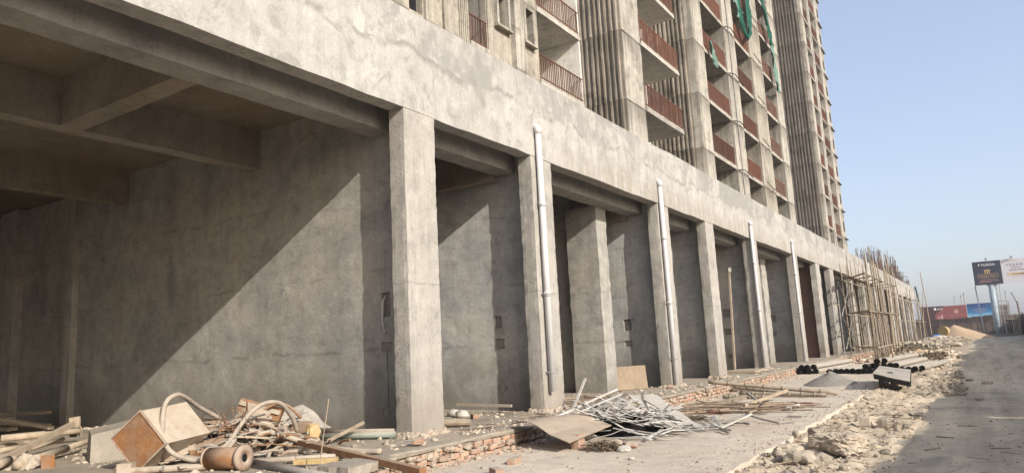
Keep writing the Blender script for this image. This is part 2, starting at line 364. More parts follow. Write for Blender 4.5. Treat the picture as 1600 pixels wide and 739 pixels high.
# ------------------------------------------------------------------ mesh helpers
class MB:
    def __init__(s): s.v = []; s.f = []
    def add(s, vs, fs):
        o = len(s.v); s.v += [tuple(p) for p in vs]; s.f += [tuple(o + i for i in f) for f in fs]; return s
    def box(s, x0, x1, y0, y1, z0, z1):
        v = [(x, y, z) for x in (x0, x1) for y in (y0, y1) for z in (z0, z1)]
        return s.add(v, [(0, 1, 3, 2), (4, 6, 7, 5), (0, 4, 5, 1), (2, 3, 7, 6), (0, 2, 6, 4), (1, 5, 7, 3)])
    def obox(s, c, ax, ay, az):
        """box from a centre and three half-vectors"""
        c, ax, ay, az = map(Vector, (c, ax, ay, az))
        v = [c + ax * i + ay * j + az * k for i in (-1, 1) for j in (-1, 1) for k in (-1, 1)]
        fs = [(0, 1, 3, 2), (4, 6, 7, 5), (0, 4, 5, 1), (2, 3, 7, 6), (0, 2, 6, 4), (1, 5, 7, 3)]
        if ax.cross(ay).dot(az) < 0: fs = [f[::-1] for f in fs]
        return s.add(v, fs)
    def hexa(s, bottom, top):
        v = list(bottom) + list(top)
        return s.add(v, [(3, 2, 1, 0), (4, 5, 6, 7), (0, 1, 5, 4), (1, 2, 6, 5), (2, 3, 7, 6), (3, 0, 4, 7)])
    def bar(s, a, b, w, h=None, up=(0, 0, 1)):
        a, b = Vector(a), Vector(b); d = b - a
        if d.length < 1e-6: return s
        h = w if h is None else h
        sd = d.cross(Vector(up))
        if sd.length < 1e-5: sd = d.cross(Vector((1, 0, 0)))
        sd.normalize(); u2 = sd.cross(d).normalized()
        return s.obox((a + b) / 2, d / 2, sd * (w / 2), u2 * (h / 2))
    def tube(s, pts, r, n=8, cap=True, r2=None):
        pts = [Vector(p) for p in pts]; L = len(pts); o = len(s.v)
        t0 = (pts[1] - pts[0]).normalized()
        ref = Vector((0, 0, 1)) if abs(t0.z) < 0.9 else Vector((1, 0, 0))
        nx = t0.cross(ref).normalized()
        for i, p in enumerate(pts):
            t = (pts[min(i + 1, L - 1)] - pts[max(i - 1, 0)]).normalized()
            nx = (nx - t * nx.dot(t)).normalized(); ny = t.cross(nx)
            rr = r if r2 is None else r + (r2 - r) * i / (L - 1)
            for k in range(n):
                a = 2 * math.pi * k / n
                s.v.append(tuple(p + nx * (rr * math.cos(a)) + ny * (rr * math.sin(a))))
        for i in range(L - 1):
            for k in range(n):
                k2 = (k + 1) % n
                s.f.append((o + i * n + k, o + i * n + k2, o + (i + 1) * n + k2, o + (i + 1) * n + k))
        if cap:
            s.f.append(tuple(o + k for k in range(n))[::-1]); s.f.append(tuple(o + (L - 1) * n + k for k in range(n)))
        return s
    def pipe(s, a, b, ro, ri, n=12, depth=0.5):
        """open tube with a wall thickness"""
        a, b = Vector(a), Vector(b); t = (b - a).normalized()
        nx = t.cross(Vector((0, 0, 1))).normalized(); ny = t.cross(nx); o = len(s.v)
        for p, r in ((a, ro), (b, ro), (b, ri), (b - t * depth, ri), (a + t * depth, ri), (a, ri)):
            for k in range(n):
                g = 2 * math.pi * k / n
                s.v.append(tuple(p + nx * r * math.cos(g) + ny * r * math.sin(g)))
        for i, j in ((0, 1), (1, 2), (2, 3), (4, 5), (5, 0)):
            for k in range(n):
                k2 = (k + 1) % n
                s.f.append((o + i * n + k, o + i * n + k2, o + j * n + k2, o + j * n + k))
        s.f.append(tuple(o + 3 * n + k for k in range(n))); s.f.append(tuple(o + 4 * n + k for k in range(n))[::-1])
        return s
    def sheet(s, P, nu, nv, thick=0.004, fn=None):
        """thin solid sheet over a bilinear patch P[0..3], fn(u,v)->offset vector"""
        P = [Vector(p) for p in P]; n = (P[1] - P[0]).cross(P[3] - P[0]).normalized(); o = len(s.v)
        for side in (0, 1):
            for i in range(nu + 1):
                for j in range(nv + 1):
                    u, v = i / nu, j / nv
                    p = P[0] * (1 - u) * (1 - v) + P[1] * u * (1 - v) + P[2] * u * v + P[3] * (1 - u) * v
                    if fn: p = p + Vector(fn(u, v))
                    s.v.append(tuple(p - n * thick * side))
        N = (nu + 1) * (nv + 1); ix = lambda i, j, sd: o + sd * N + i * (nv + 1) + j
        for i in range(nu):
            for j in range(nv):
                s.f.append((ix(i, j, 0), ix(i + 1, j, 0), ix(i + 1, j + 1, 0), ix(i, j + 1, 0)))
                s.f.append((ix(i, j, 1), ix(i, j + 1, 1), ix(i + 1, j + 1, 1), ix(i + 1, j, 1)))
        for i in range(nu):
            s.f.append((ix(i, 0, 0), ix(i, 0, 1), ix(i + 1, 0, 1), ix(i + 1, 0, 0)))
            s.f.append((ix(i, nv, 0), ix(i + 1, nv, 0), ix(i + 1, nv, 1), ix(i, nv, 1)))
        for j in range(nv):
            s.f.append((ix(0, j, 0), ix(0, j + 1, 0), ix(0, j + 1, 1), ix(0, j, 1)))
            s.f.append((ix(nu, j, 0), ix(nu, j, 1), ix(nu, j + 1, 1), ix(nu, j + 1, 0)))
        return s
    def rough(s, x0, x1, y0, y1, z0, z1, cell=0.25, amp=0.012, edge=0.02, seed=0.0):
        """box with hand-made surfaces: gridded faces pushed by noise, worn arrises"""
        nx, ny, nz = [max(1, min(400, int(round(abs(b - a) / cell)))) for a, b in ((x0, x1), (y0, y1), (z0, z1))]
        idx = {}; off = Vector((seed, seed * 1.7, seed * 0.3))
        def vert(i, j, k):
            if (i, j, k) in idx: return idx[(i, j, k)]
            p = Vector((x0 + (x1 - x0) * i / nx, y0 + (y1 - y0) * j / ny, z0 + (z1 - z0) * k / nz))
            d = noise.noise_vector(p * 1.3 + off) * amp + noise.noise_vector(p * 5.0 + off) * amp * 0.5
            ne = (i in (0, nx)) + (j in (0, ny)) + (k in (0, nz))
            if ne >= 2:
                c = Vector(((x0 + x1) / 2 if i in (0, nx) else p.x, (y0 + y1) / 2 if j in (0, ny) else p.y, (z0 + z1) / 2 if k in (0, nz) else p.z))
                w = c - p
                if w.length > 0: d += w.normalized() * edge * max(0, 0.25 + noise.noise(p * 8.3 + off) * 1.1 + max(0, noise.noise(p * 2.1 + off) - .25) * 2.0)
            s.v.append(tuple(p + d)); idx[(i, j, k)] = len(s.v) - 1
            return idx[(i, j, k)]
        for k, fl in ((0, 1), (nz, 0)):
            for i in range(nx):
                for j in range(ny):
                    q = (vert(i, j, k), vert(i + 1, j, k), vert(i + 1, j + 1, k), vert(i, j + 1, k)); s.f.append(q[::-1] if fl else q)
        for j, fl in ((0, 0), (ny, 1)):
            for i in range(nx):
                for k in range(nz):
                    q = (vert(i, j, k), vert(i + 1, j, k), vert(i + 1, j, k + 1), vert(i, j, k + 1)); s.f.append(q[::-1] if fl else q)
        for i, fl in ((0, 1), (nx, 0)):
            for j in range(ny):
                for k in range(nz):
                    q = (vert(i, j, k), vert(i, j + 1, k), vert(i, j + 1, k + 1), vert(i, j, k + 1)); s.f.append(q[::-1] if fl else q)
        return s
    def stone(s, c, r, rnd, flat=0.7):
        c = Vector(c); t = (1 + 5 ** 0.5) / 2
        base = [(-1, t, 0), (1, t, 0), (-1, -t, 0), (1, -t, 0), (0, -1, t), (0, 1, t), (0, -1, -t), (0, 1, -t), (t, 0, -1), (t, 0, 1), (-t, 0, -1), (-t, 0, 1)]
        fs = [(0, 11, 5), (0, 5, 1), (0, 1, 7), (0, 7, 10), (0, 10, 11), (1, 5, 9), (5, 11, 4), (11, 10, 2), (10, 7, 6), (7, 1, 8), (3, 9, 4), (3, 4, 2), (3, 2, 6), (3, 6, 8), (3, 8, 9), (4, 9, 5), (2, 4, 11), (6, 2, 10), (8, 6, 7), (9, 8, 1)]
        a = rnd.random() * 6.28; ca, sa = math.cos(a), math.sin(a)
        sx, sy, sz = r * rnd.uniform(0.7, 1.3), r * rnd.uniform(0.6, 1.0), r * rnd.uniform(0.4, 0.9) * flat / 0.7
        vs = []
        for x, y, z in base:
            q = rnd.uniform(0.72, 1.2) / 1.9
            x, y, z = x * sx * q, y * sy * q, z * sz * q
            vs.append((c.x + x * ca - y * sa, c.y + x * sa + y * ca, c.z + z))
        return s.add(vs, fs)
    def mesh(s, name, mat, origin=(0, 0, 0), smooth=False):
        o = Vector(origin); me = bpy.data.meshes.new(name)
        me.from_pydata([(x - o.x, y - o.y, z - o.z) for x, y, z in s.v], [], s.f)
        if mat is not None: me.materials.append(mat)
        if smooth: me.polygons.foreach_set('use_smooth', [True] * len(me.polygons))
        me.update(); return me

ORG = {}
def thing(name, loc, label, cat, group=None):
    o = bpy.data.objects.new(name, None); COL.objects.link(o); o.location = loc; o.empty_display_size = 0.2
    o['label'] = label; o['category'] = cat
    if group: o['group'] = group
    ORG[o.name] = Vector(loc); return o
def part(name, mb, mat, parent, smooth=False, label=None, stuff=False):
    """mesh child; vertices of mb are in world metres"""
    org = ORG[parent.name]
    o = bpy.data.objects.new(name, mb.mesh(name, mat, org, smooth)); COL.objects.link(o)
    o.parent = parent; ORG[o.name] = org
    if label: o['label'] = label
    if stuff: o['kind'] = 'stuff'
    return o
def single(name, mb, mat, loc, label, cat, group=None, smooth=False, kind=None):
    o = bpy.data.objects.new(name, mb.mesh(name, mat, loc, smooth)); COL.objects.link(o); o.location = loc
    if label: o['label'] = label
    if cat: o['category'] = cat
    if group: o['group'] = group
    if kind: o['kind'] = kind
    ORG[o.name] = Vector(loc); return o
def inst(name, me, parent, off, rot=(0, 0, 0), scale=(1, 1, 1)):
    """child that shares mesh data with its like"""
    o = bpy.data.objects.new(name, me); COL.objects.link(o); o.parent = parent
    o.location = off; o.rotation_euler = rot; o.scale = scale; return o
def structure(name, mb, mat, loc=(0, 0, 0), smooth=False, label=None):
    return single(name, mb, mat, loc, label, None, None, smooth, 'structure')

def grid(xs, ys, zf):
    g = MB(); ny = len(ys)
    for x in xs:
        for y in ys: g.v.append((x, y, zf(x, y)))
    for i in range(len(xs) - 1):
        for j in range(ny - 1):
            a = i * ny + j; g.f.append((a, a + ny, a + ny + 1, a + 1))
    return g
def frange(a, b, n): return [a + (b - a) * i / n for i in range(n + 1)]
def grow(a, b, first, k):
    out = [a]; st = first
    while out[-1] < b: out.append(min(b, out[-1] + st)); st *= k
    return out
def fbm(x, y, sc=1.0, s=0.0, oct=4):
    return noise.fractal(Vector((x * sc, y * sc, s)), 1.0, 2.0, oct)

# ================================================================== THE SETTING
g = MB(); g.add([(-450, -450, -1.75), (450, -450, -1.75), (450, 450, -1.75), (-450, 450, -1.75)], [(0, 1, 2, 3)])
structure('ground', g, M['ground'], label='flat bare earth reaching to the horizon')

ROAD_Z = -1.65
def road_z(x, y): return ROAD_Z + fbm(x, y, 0.7, 3) * 0.025 + fbm(x, y, 3.0, 8) * 0.008
structure('road', grid(frange(-1.9, 6.0, 40), grow(-12, 150, 0.25, 1.012), road_z), M['road'], smooth=True, label='unpaved grey site road in shade beside the dirt verge')

def verge_z(x, y):
    t = min(1, max(0, (x + 2.75) / 1.75)); t = t * t * (3 - 2 * t)
    z = -1.575 + t * -0.09
    lump = max(0, 1 - abs((x + 2.0) / 1.15)) ** 0.5
    return z + lump * (0.05 + fbm(x, y, 1.3, 1) * 0.11 + fbm(x, y, 4.5, 5) * 0.05 - abs(fbm(x, y, 2.4, 9)) * 0.07) - (0.03 if t > 0.97 else 0) - (0.06 if x < -2.9 else 0)
structure('dirt_verge', grid(frange(-3.2, -0.55, 60), grow(2, 60, 0.05, 1.010), verge_z), M['verge'], smooth=True, label='lumpy pale dirt verge between apron and road')
def yard_z(x, y):
    e = max(0, min(1, (y - 33) / 3)); t = max(0, min(1, (x + 3.4) / 2.4))
    return -1.535 + e * (0.03 + fbm(x, y, 0.5, 2) * 0.05) - 0.14 * t - 0.02
structure('site_yard', grid(frange(-7.5, -0.9, 44), grow(31.5, 146, 0.35, 1.012), yard_z), M['yard'], smooth=True, label='dirt yard along the foot of the building')

# concrete apron, ragged road-side edge
g = MB(); ys = grow(-6, 34.5, 0.12, 1.006)
ex = [-2.68 + fbm(0, y, 1.1, 4) * 0.09 + fbm(0, y, 6, 6) * 0.045 for y in ys]
cols = [0.0, 0.2, 0.4, 0.6, 0.75, 0.87, 0.95, 1.0]
for j, y in enumerate(ys):
    for c in cols:
        x = -6.56 + (ex[j] + 6.56) * c
        z = -1.5 + fbm(x, y, 0.8, 7) * 0.012 + fbm(x, y, 5, 2) * 0.004
        g.v.append((x, y, z))
    g.v.append((ex[j] + 0.02 + fbm(1, y, 7, 3) * 0.03, y, -1.70))
n = len(cols) + 1
for j in range(len(ys) - 1):
    for i in range(n - 1):
        a = j * n + i; g.f.append((a, a + 1, a + n + 1, a + n))
structure('concrete_apron', g, M['apron'], label='dusty concrete apron strip in front of the plinth')

# ================================================================== PODIUM
XF = -7.36            # front face of the plaster band
PY0, PY1 = -12.0, 112.5
pod = thing('podium_building', (XF, 8.4, -1.2), 'long unfinished concrete podium with open shop bays and a pale plaster band above', 'building')

# plaster band over the bays
g = MB(); ys = grow(PY0, PY1, 0.30, 1.004)
zs = [3.962, 4.12, 4.4, 4.75, 5.1, 5.45, 5.70]
rows = []
def band_x(y, z): return XF + fbm(y, z, 0.35, 11) * 0.02 + fbm(y, z, 1.8, 2) * 0.007
for y in ys:
    lo = fbm(0, y, 0.55, 1) * 0.028 + fbm(3, y, 3.0, 1) * 0.012
    hi = fbm(0, y, 0.4, 9) * 0.03 + fbm(0, y, 3, 9) * 0.012
    rr = [(-7.66, y, zs[0] + lo * 0.6)]
    for k, z in enumerate(zs): rr.append((band_x(y, z), y, z + (lo if k == 0 else 0) + (hi if k == len(zs) - 1 else 0)))
    rr += [(XF - 0.05, y, 5.72 + hi), (-7.62, y, 5.72 + hi * 0.5), (-7.66, y, 5.66), (-7.66, y, zs[0] + lo * 0.6)]
    rows.append(rr)
n = len(rows[0])
for rr in rows: g.v += rr
for j in range(len(ys) - 1):
    for i in range(n - 1):
        a = j * n + i; g.f.append((a, a + n, a + n + 1, a + 1))
g.f.append(tuple(range(n - 1))); g.f.append(tuple((len(ys) - 1) * n + i for i in range(n - 1))[::-1])
part('plaster_band', g, M['band'], pod)

# front columns (start along the facade, width)
COLS = [(-6.6, .8), (0.6, .8), (8.42, .78), (12.32, .83), (19.19, .87), (23.46, .86), (28.98, 1.0), (36.64, 1.0), (42.35, 1.2), (46.6, 1.3), (54.6, 1.3)]
COLS += [(60.8 + 6.4 * i, 1.3) for i in range(8)]
for i, (y, w) in enumerate(COLS):
    if y > 111: continue
    far = y > 30
    rough = 0.06 if abs(y - 42.35) < .1 else 0.016
    part('column', MB().rough(-7.69, XF - 0.016, y, y + w, -1.26, 3.985, cell=(0.085 if not far else 0.3), amp=0.006, edge=rough, seed=i * 3.1), M['column'], pod)
    # mortar skirt left at the foot
    if y > 4 and not far:
        rc = random.Random(i); gm_ = MB()
        for q in range(150):
            e = rc.random(); ox = abs(rc.gauss(0, .07))
            if e < .45: px_, py_ = XF + ox - .02, y + rc.random() * w
            elif e < .8: px_, py_ = XF - rc.random() * .34, y - ox + .02
            else: px_, py_ = XF + ox * .7, y - abs(rc.gauss(0, .06))
            gm_.stone((px_, py_, -1.205 + max(0, .05 - ox * .5) * rc.random()), rc.uniform(.02, .075), rc, .8)
        part('mortar_crumbs', gm_, M['mortar'], pod, stuff=True)
# inner columns under the front beams
for i, (y, w) in enumerate([(17.3, .62), (34.55, .9), (40.3, .7), (51.0, .9)]):
    part('inner_column', MB().rough(-9.35, -8.4, y, y + w, -1.26, 3.775, cell=0.16, amp=0.012, edge=0.035, seed=20 + i * 2.3), M['wall'], pod)

# partition walls behind the columns: cement faces, with switch box holes cut in
def wall_y(y, x0, x1, z0, z1, thick, holes, nseed):
    """wall whose -Y face is at y; holes are (x0,x1,z0,z1,depth)"""
    g = MB(); xs = sorted({x0, x1} | {h[0] for h in holes} | {h[1] for h in holes} | set(frange(x0, x1, 24)))
    zz = sorted({z0, z1} | {h[2] for h in holes} | {h[3] for h in holes} | set(frange(z0, z1, 12)))
    hx = [c for h in holes for c in h[:2]]; hz = [c for h in holes for c in h[2:4]]
    def dy(x, z): return fbm(x, z, 0.5, nseed) * 0.02 + fbm(x, z, 2.0, nseed) * 0.005
    vid = {}
    for x in xs:
        for z in zz:
            vid[(x, z)] = len(g.v); g.v.append((x, y + dy(x, z), z))
    for a, b in zip(xs, xs[1:]):
        for c, d in zip(zz, zz[1:]):
            mx, mz = (a + b) / 2, (c + d) / 2
            hit = [h for h in holes if h[0] < mx < h[1] and h[2] < mz < h[3]]
            q = (vid[(a, c)], vid[(b, c)], vid[(b, d)], vid[(a, d)])
            if not hit: g.f.append(q)
    for h in holes:
        a, b, c, d, dp = h
        f = [(a, y, c), (b, y, c), (b, y, d), (a, y, d)]; bk = [(p[0], y + dp, p[2]) for p in f]
        g.add([(p[0], p[1] + dy(p[0], p[2]), p[2]) for p in f] + bk, [(0, 1, 5, 4), (1, 2, 6, 5), (2, 3, 7, 6), (3, 0, 4, 7), (4, 5, 6, 7)])
    Y2 = y + thick
    g.add([(x0, y, z0), (x1, y, z0), (x1, y, z1), (x0, y, z1), (x0, Y2, z0), (x1, Y2, z0), (x1, Y2, z1), (x0, Y2, z1)],
          [(0, 4, 5, 1), (1, 5, 6, 2), (2, 6, 7, 3), (3, 7, 4, 0), (5, 4, 7, 6)])
    return g
Z0, Z1 = -1.22, 4.51
WALLS = [
 (8.81, -18.2, -7.70, [(-8.29, -8.10, .66, 1.06, .09), (-8.33, -8.09, .09, .25, .06), (-8.34, -8.24, -.93, -.83, .05), (-8.18, -8.08, -.93, -.83, .05), (-12.74, -12.68, 1.50, 1.56, .05)]),
 (12.70, -18.2, -7.70, [(-8.73, -8.55, .50, .75, .09), (-8.74, -8.50, .06, .27, .07), (-8.74, -8.64, -.82, -.71, .05), (-8.57, -8.47, -.82, -.71, .05)]),
 (19.56, -18.2, -7.70, [(-8.84, -8.60, .42, .74, .1), (-8.86, -8.61, -.04, .13, .07)]),
 (23.85, -18.2, -7.70, []),
 (29.46, -18.2, -7.70, [(-8.9, -8.55, .9, 1.25, .1), (-8.9, -8.6, .2, .45, .08), (-8.85, -8.6, -.75, -.6, .08)]),
 (37.05, -18.2, -7.70, [(-8.9, -8.55, .75, 1.1, .1), (-8.9, -8.6, .05, .3, .08), (-8.8, -8.6, -.85, -.7, .08)]),
 (47.1, -18.2, -7.70, []), (55.1, -18.2, -7.70, []),
] + [(61.3 + 6.4 * i, -16.0, -7.70, []) for i in range(8)]
for i, (y, a, b, hs) in enumerate(WALLS):
    if y > 111: continue
    w = part('partition_wall', wall_y(y, a, b, Z0, Z1, 0.23, hs, i * 1.9), M['wall' if i == 0 else 'wall_pale'], pod)
    for h in hs:
        part('box_back', MB().box(h[0] + .004, h[1] - .004, y + h[4] - .035, y + h[4] - .03, h[2] + .004, h[3] - .004), M['cement'], w)
    if i in (0, 1, 2):
        for h in hs[:2]:    # torn plaster rim and plastic box in the chase
            m_ = MB(); x0, x1, z0, z1, dp = h
            m_.box(x0 - .012, x1 + .012, y + .004, y + .03, z0 - .014, z0 - .002).box(x0 - .013, x0 - .001, y + .006, y + .03, z0, z1).box(x0, x1, y + .012, y + .034, z1 + .001, z1 + .012)
            part('switch_box', m_, M['greyobj'], w)
# inner wall of the double bay, standing behind the inner column
part('partition_wall', wall_y(17.62, -18.2, -9.36, Z0, Z1, 0.2, [], 44.0), M['wall'], pod)
# exposed brick infill beside the chipped column
k = NT('brick_infill'); k.set(0.95, 0, .2)
bt = k.n.new("ShaderNodeTexBrick"); bt.inputs['Scale'].default_value = 4.3
cmb = k.n.new("ShaderNodeCombineXYZ"); xx = k.xyz(); k.link(xx[0], cmb.inputs[0]); k.link(xx[2], cmb.inputs[1]); k.link(cmb.outputs[0], bt.inputs['Vector'])
bt.inputs['Color1'].default_value = (.24, .12, .085, 1); bt.inputs['Color2'].default_value = (.18, .10, .08, 1); bt.inputs['Mortar'].default_value = (.2, .17, .14, 1)
k.color(bt.outputs[0]); k.bump(bt.outputs[1], -0.5, 0.02)
part('brick_infill_wall', MB().box(-18.2, -7.70, 42.75, 42.98, Z0, Z1), k.m, pod)
# pilaster and deep end of the first bay
part('pilaster', MB().rough(-18.55, -18.21, 8.66, 9.05, Z0, Z1, cell=.3, amp=.008, edge=.01, seed=5), M['column'], pod)
part('partition_wall', MB().rough(-24.0, -18.56, 9.03, 9.25, Z0, Z1, cell=.5, amp=.01, edge=.01, seed=8), M['wall'], pod)
part('pilaster', MB().rough(-22.6, -21.6, 8.80, 9.12, Z0, Z1 - .02, cell=.3, amp=.008, edge=.01, seed=15), M['column'], pod)
part('back_wall', MB().box(-24.4, -24.01, PY0, PY1, Z0, Z1), M['wall'], pod)

# beams and slab
BB = 3.76
ends = [PY0] + [w[0] for w in WALLS if w[0] < 60] 
for i, (a, b) in enumerate(zip(ends, ends[1:])):
    a2 = a + (0.23 if i else 0)
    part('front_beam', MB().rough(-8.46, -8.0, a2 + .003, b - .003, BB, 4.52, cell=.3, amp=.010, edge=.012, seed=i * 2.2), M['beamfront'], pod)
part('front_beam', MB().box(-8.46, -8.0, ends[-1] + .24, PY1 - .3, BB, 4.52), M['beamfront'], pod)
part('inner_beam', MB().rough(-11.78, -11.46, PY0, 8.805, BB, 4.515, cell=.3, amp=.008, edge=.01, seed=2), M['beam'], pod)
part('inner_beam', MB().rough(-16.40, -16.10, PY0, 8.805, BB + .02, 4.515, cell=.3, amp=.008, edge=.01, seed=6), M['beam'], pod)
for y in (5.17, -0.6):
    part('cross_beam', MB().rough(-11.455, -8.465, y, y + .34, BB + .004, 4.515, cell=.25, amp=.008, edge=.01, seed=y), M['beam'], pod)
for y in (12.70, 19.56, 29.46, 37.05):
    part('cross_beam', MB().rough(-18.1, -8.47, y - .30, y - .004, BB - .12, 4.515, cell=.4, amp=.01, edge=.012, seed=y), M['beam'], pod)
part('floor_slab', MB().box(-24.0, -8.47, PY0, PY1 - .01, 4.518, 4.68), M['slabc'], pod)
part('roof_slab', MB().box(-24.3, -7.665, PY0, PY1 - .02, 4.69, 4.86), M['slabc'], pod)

# plinth: bed, ragged screed lip, individual bricks along the front
ys = grow(PY0, PY1, 0.16, 1.006)
def floor_z(x, y):
    t = max(0, min(1, (x + 7.7) / 0.9))
    return -1.2 + fbm(x, y, 0.9, 12) * 0.018 + fbm(x, y, 4, 3) * 0.010 - 0.02 * t
g = grid([-24.0, -20, -18, -16, -15, -14, -13, -12, -11.4, -10.8, -10.2, -9.7, -9.3, -8.9, -8.5, -8.2, -7.9, -7.6, -7.3, -7.0, -6.8, -6.66], ys, floor_z)
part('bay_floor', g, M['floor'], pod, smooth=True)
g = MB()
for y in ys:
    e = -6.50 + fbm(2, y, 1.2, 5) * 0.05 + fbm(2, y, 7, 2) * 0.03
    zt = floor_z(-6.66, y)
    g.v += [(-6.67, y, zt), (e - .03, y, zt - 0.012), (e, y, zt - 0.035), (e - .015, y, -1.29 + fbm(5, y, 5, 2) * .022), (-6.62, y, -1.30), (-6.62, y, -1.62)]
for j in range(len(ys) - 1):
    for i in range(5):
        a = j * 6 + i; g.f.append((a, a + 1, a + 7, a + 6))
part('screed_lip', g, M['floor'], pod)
rb = random.Random(5)
bm_ = MB().rough(-.05, .05, -.112, .112, -.036, .036, cell=.045, amp=.007, edge=.012, seed=1).mesh('brick', M['brick'])
bm2 = MB().rough(-.05, .05, -.112, .112, -.036, .036, cell=.045, amp=.009, edge=.02, seed=7).mesh('brick', M['brick'])
cnt = 0
for c in range(3):
    z = -1.335 - c * 0.084
    y = 4.6 + (0.12 if c % 2 else 0)
    while y < 28.5 and cnt < 298:
        if rb.random() > 0.06:
            b = inst('brick', bm_ if rb.random() < .6 else bm2, pod, Vector((-6.565 + rb.uniform(-.02, .022) + (0.01 if c else 0), y, z)) - ORG[pod.name],
                 (rb.uniform(-.04, .04), rb.uniform(-.05, .05), rb.uniform(-.06, .06)), (1, rb.uniform(.85, 1.0), rb.uniform(.9, 1.05)))
            cnt += 1
        y += 0.240
g = MB()
for c in range(3):
    y = 28.6
    while y < 60:
        g.obox((-6.56 + rb.uniform(-.03, .02), y, -1.335 - c * .084), (.05, 0, 0), (0, .11, 0), (0, 0, .036)); y += .24
part('brickwork', g, M['brick_stuff'], pod, stuff=True)
g = MB()     # mortar behind the bricks, smeared over them here and there
g.box(-6.64, -6.575, -2, 60, -1.62, -1.295)
for i in range(420):
    y = 4.5 + rb.random() ** 1.4 * 30
    g.stone((-6.515 + rb.uniform(-.02, .015), y, rb.uniform(-1.56, -1.29)), rb.uniform(.03, .09), rb, .6)
part('mortar_smears', g, M['mortar'], pod, stuff=True)

# cable loop hanging from the first switch box
g = MB().tube([(-8.2, 8.800, 1.02), (-8.215, 8.750, .9), (-8.22, 8.730, .6), (-8.2, 8.750, .42), (-8.19, 8.800, .40)], .012, 6)
g.tube([(-8.235, 8.800, .98), (-8.25, 8.755, .9), (-8.245, 8.745, .55), (-8.22, 8.780, .45)], .012, 6)
part('cable_loop', g, M['plast_w'], pod, smooth=True)
part('cable_chase', MB().tube([(-8.2, 8.805, 1.75), (-8.22, 8.807, 1.45), (-8.2, 8.805, 1.07)], .007, 5), M['dark'], pod)
part('cable_chase', MB().tube([(-8.2, 8.805, .08), (-8.19, 8.807, -.4), (-8.19, 8.805, -.8)], .006, 5), M['dark'], pod)

# ================================================================== DRAIN PIPES on the podium front
DP = [(12.53, -0.86, 'nearest grey plastic drainpipe, its lower end cut off above the floor'),
      (19.31, -1.27, 'grey plastic drainpipe on the third front column, behind the heap of white strips'),
      (28.95, -1.22, 'grey plastic drainpipe just right of the bay with the thin standing prop'),
      (36.40, -1.26, 'farthest grey plastic drainpipe, last one before the brick infill bay')]
for y, zb, lab in DP:
    t = thing('drainpipe', (-7.2, y, zb), lab, 'pipe', 'drainpipes down the podium front')
    x = -7.288
    pts = [(-7.42, y, 4.60), (-7.36, y, 4.605)]
    for a in range(0, 91, 15): pts.append((-7.358 + .07 * math.sin(R(a)), y, 4.535 + .07 * math.cos(R(a))))
    g = MB().tube(pts + [(x, y, 4.45)], .076, 14); part('elbow', g, M['pvc'], t, True)
    part('shaft', MB().tube([(x, y, 4.46), (x, y, zb + .03)], .064, 16).pipe((x, y, zb + .06), (x, y, zb), .064, .056, 16, .02), M['pvc'], t, True)
    for zc in (1.05, 2.9): part('coupling', MB().tube([(x, y, zc), (x, y, zc + .10)], .074, 16), M['pvc'], t, True)
    for zc in (1.1, -0.45):
        part('clamp', MB().tube([(x, y, zc - .012), (x, y, zc + .012)], .080, 14).box(-7.37, -7.30, y - .10, y - .075, zc - .014, zc + .014), M['steelgrey'], t)

# ================================================================== TOWER
TX = -11.2; RX = -13.14
LV = lambda k_: 10.1 + 3.06 * k_
TOP = 46.6
tow = thing('apartment_tower', (TX, 40, 4.9), 'tall unfinished concrete apartment tower with rust red balcony railings above the podium', 'building')
def tpart(name, mb, mat, parent=None, **kw): return part(name, mb, mat, parent or tow, **kw)

def facade_x(x, y0, y1, z0, z1, thick, holes):
    """wall facing +X at x with openings (y0,y1,z0,z1)"""
    g = MB(); ys = sorted({y0, y1} | {h[0] for h in holes} | {h[1] for h in holes}); zz = sorted({z0, z1} | {h[2] for h in holes} | {h[3] for h in holes})
    for a, b in zip(ys, ys[1:]):
        for c, d in zip(zz, zz[1:]):
            my, mz = (a + b) / 2, (c + d) / 2
            if any(h[0] < my < h[1] and h[2] < mz < h[3] for h in holes): continue
            g.add([(x, a, c), (x, b, c), (x, b, d), (x, a, d)], [(0, 1, 2, 3)])
    for a, b, c, d in holes:
        g.add([(x, a, c), (x, b, c), (x, b, d), (x, a, d), (x - thick, a, c), (x - thick, b, c), (x - thick, b, d), (x - thick, a, d)],
              [(0, 4, 5, 1), (1, 5, 6, 2), (2, 6, 7, 3), (3, 7, 4, 0)])
    g.add([(x, y0, z0), (x, y0, z1), (x - thick, y0, z1), (x - thick, y0, z0)], [(0, 1, 2, 3)])
    g.add([(x, y1, z0), (x, y1, z1), (x - thick, y1, z1), (x - thick, y1, z0)], [(3, 2, 1, 0)])
    return g

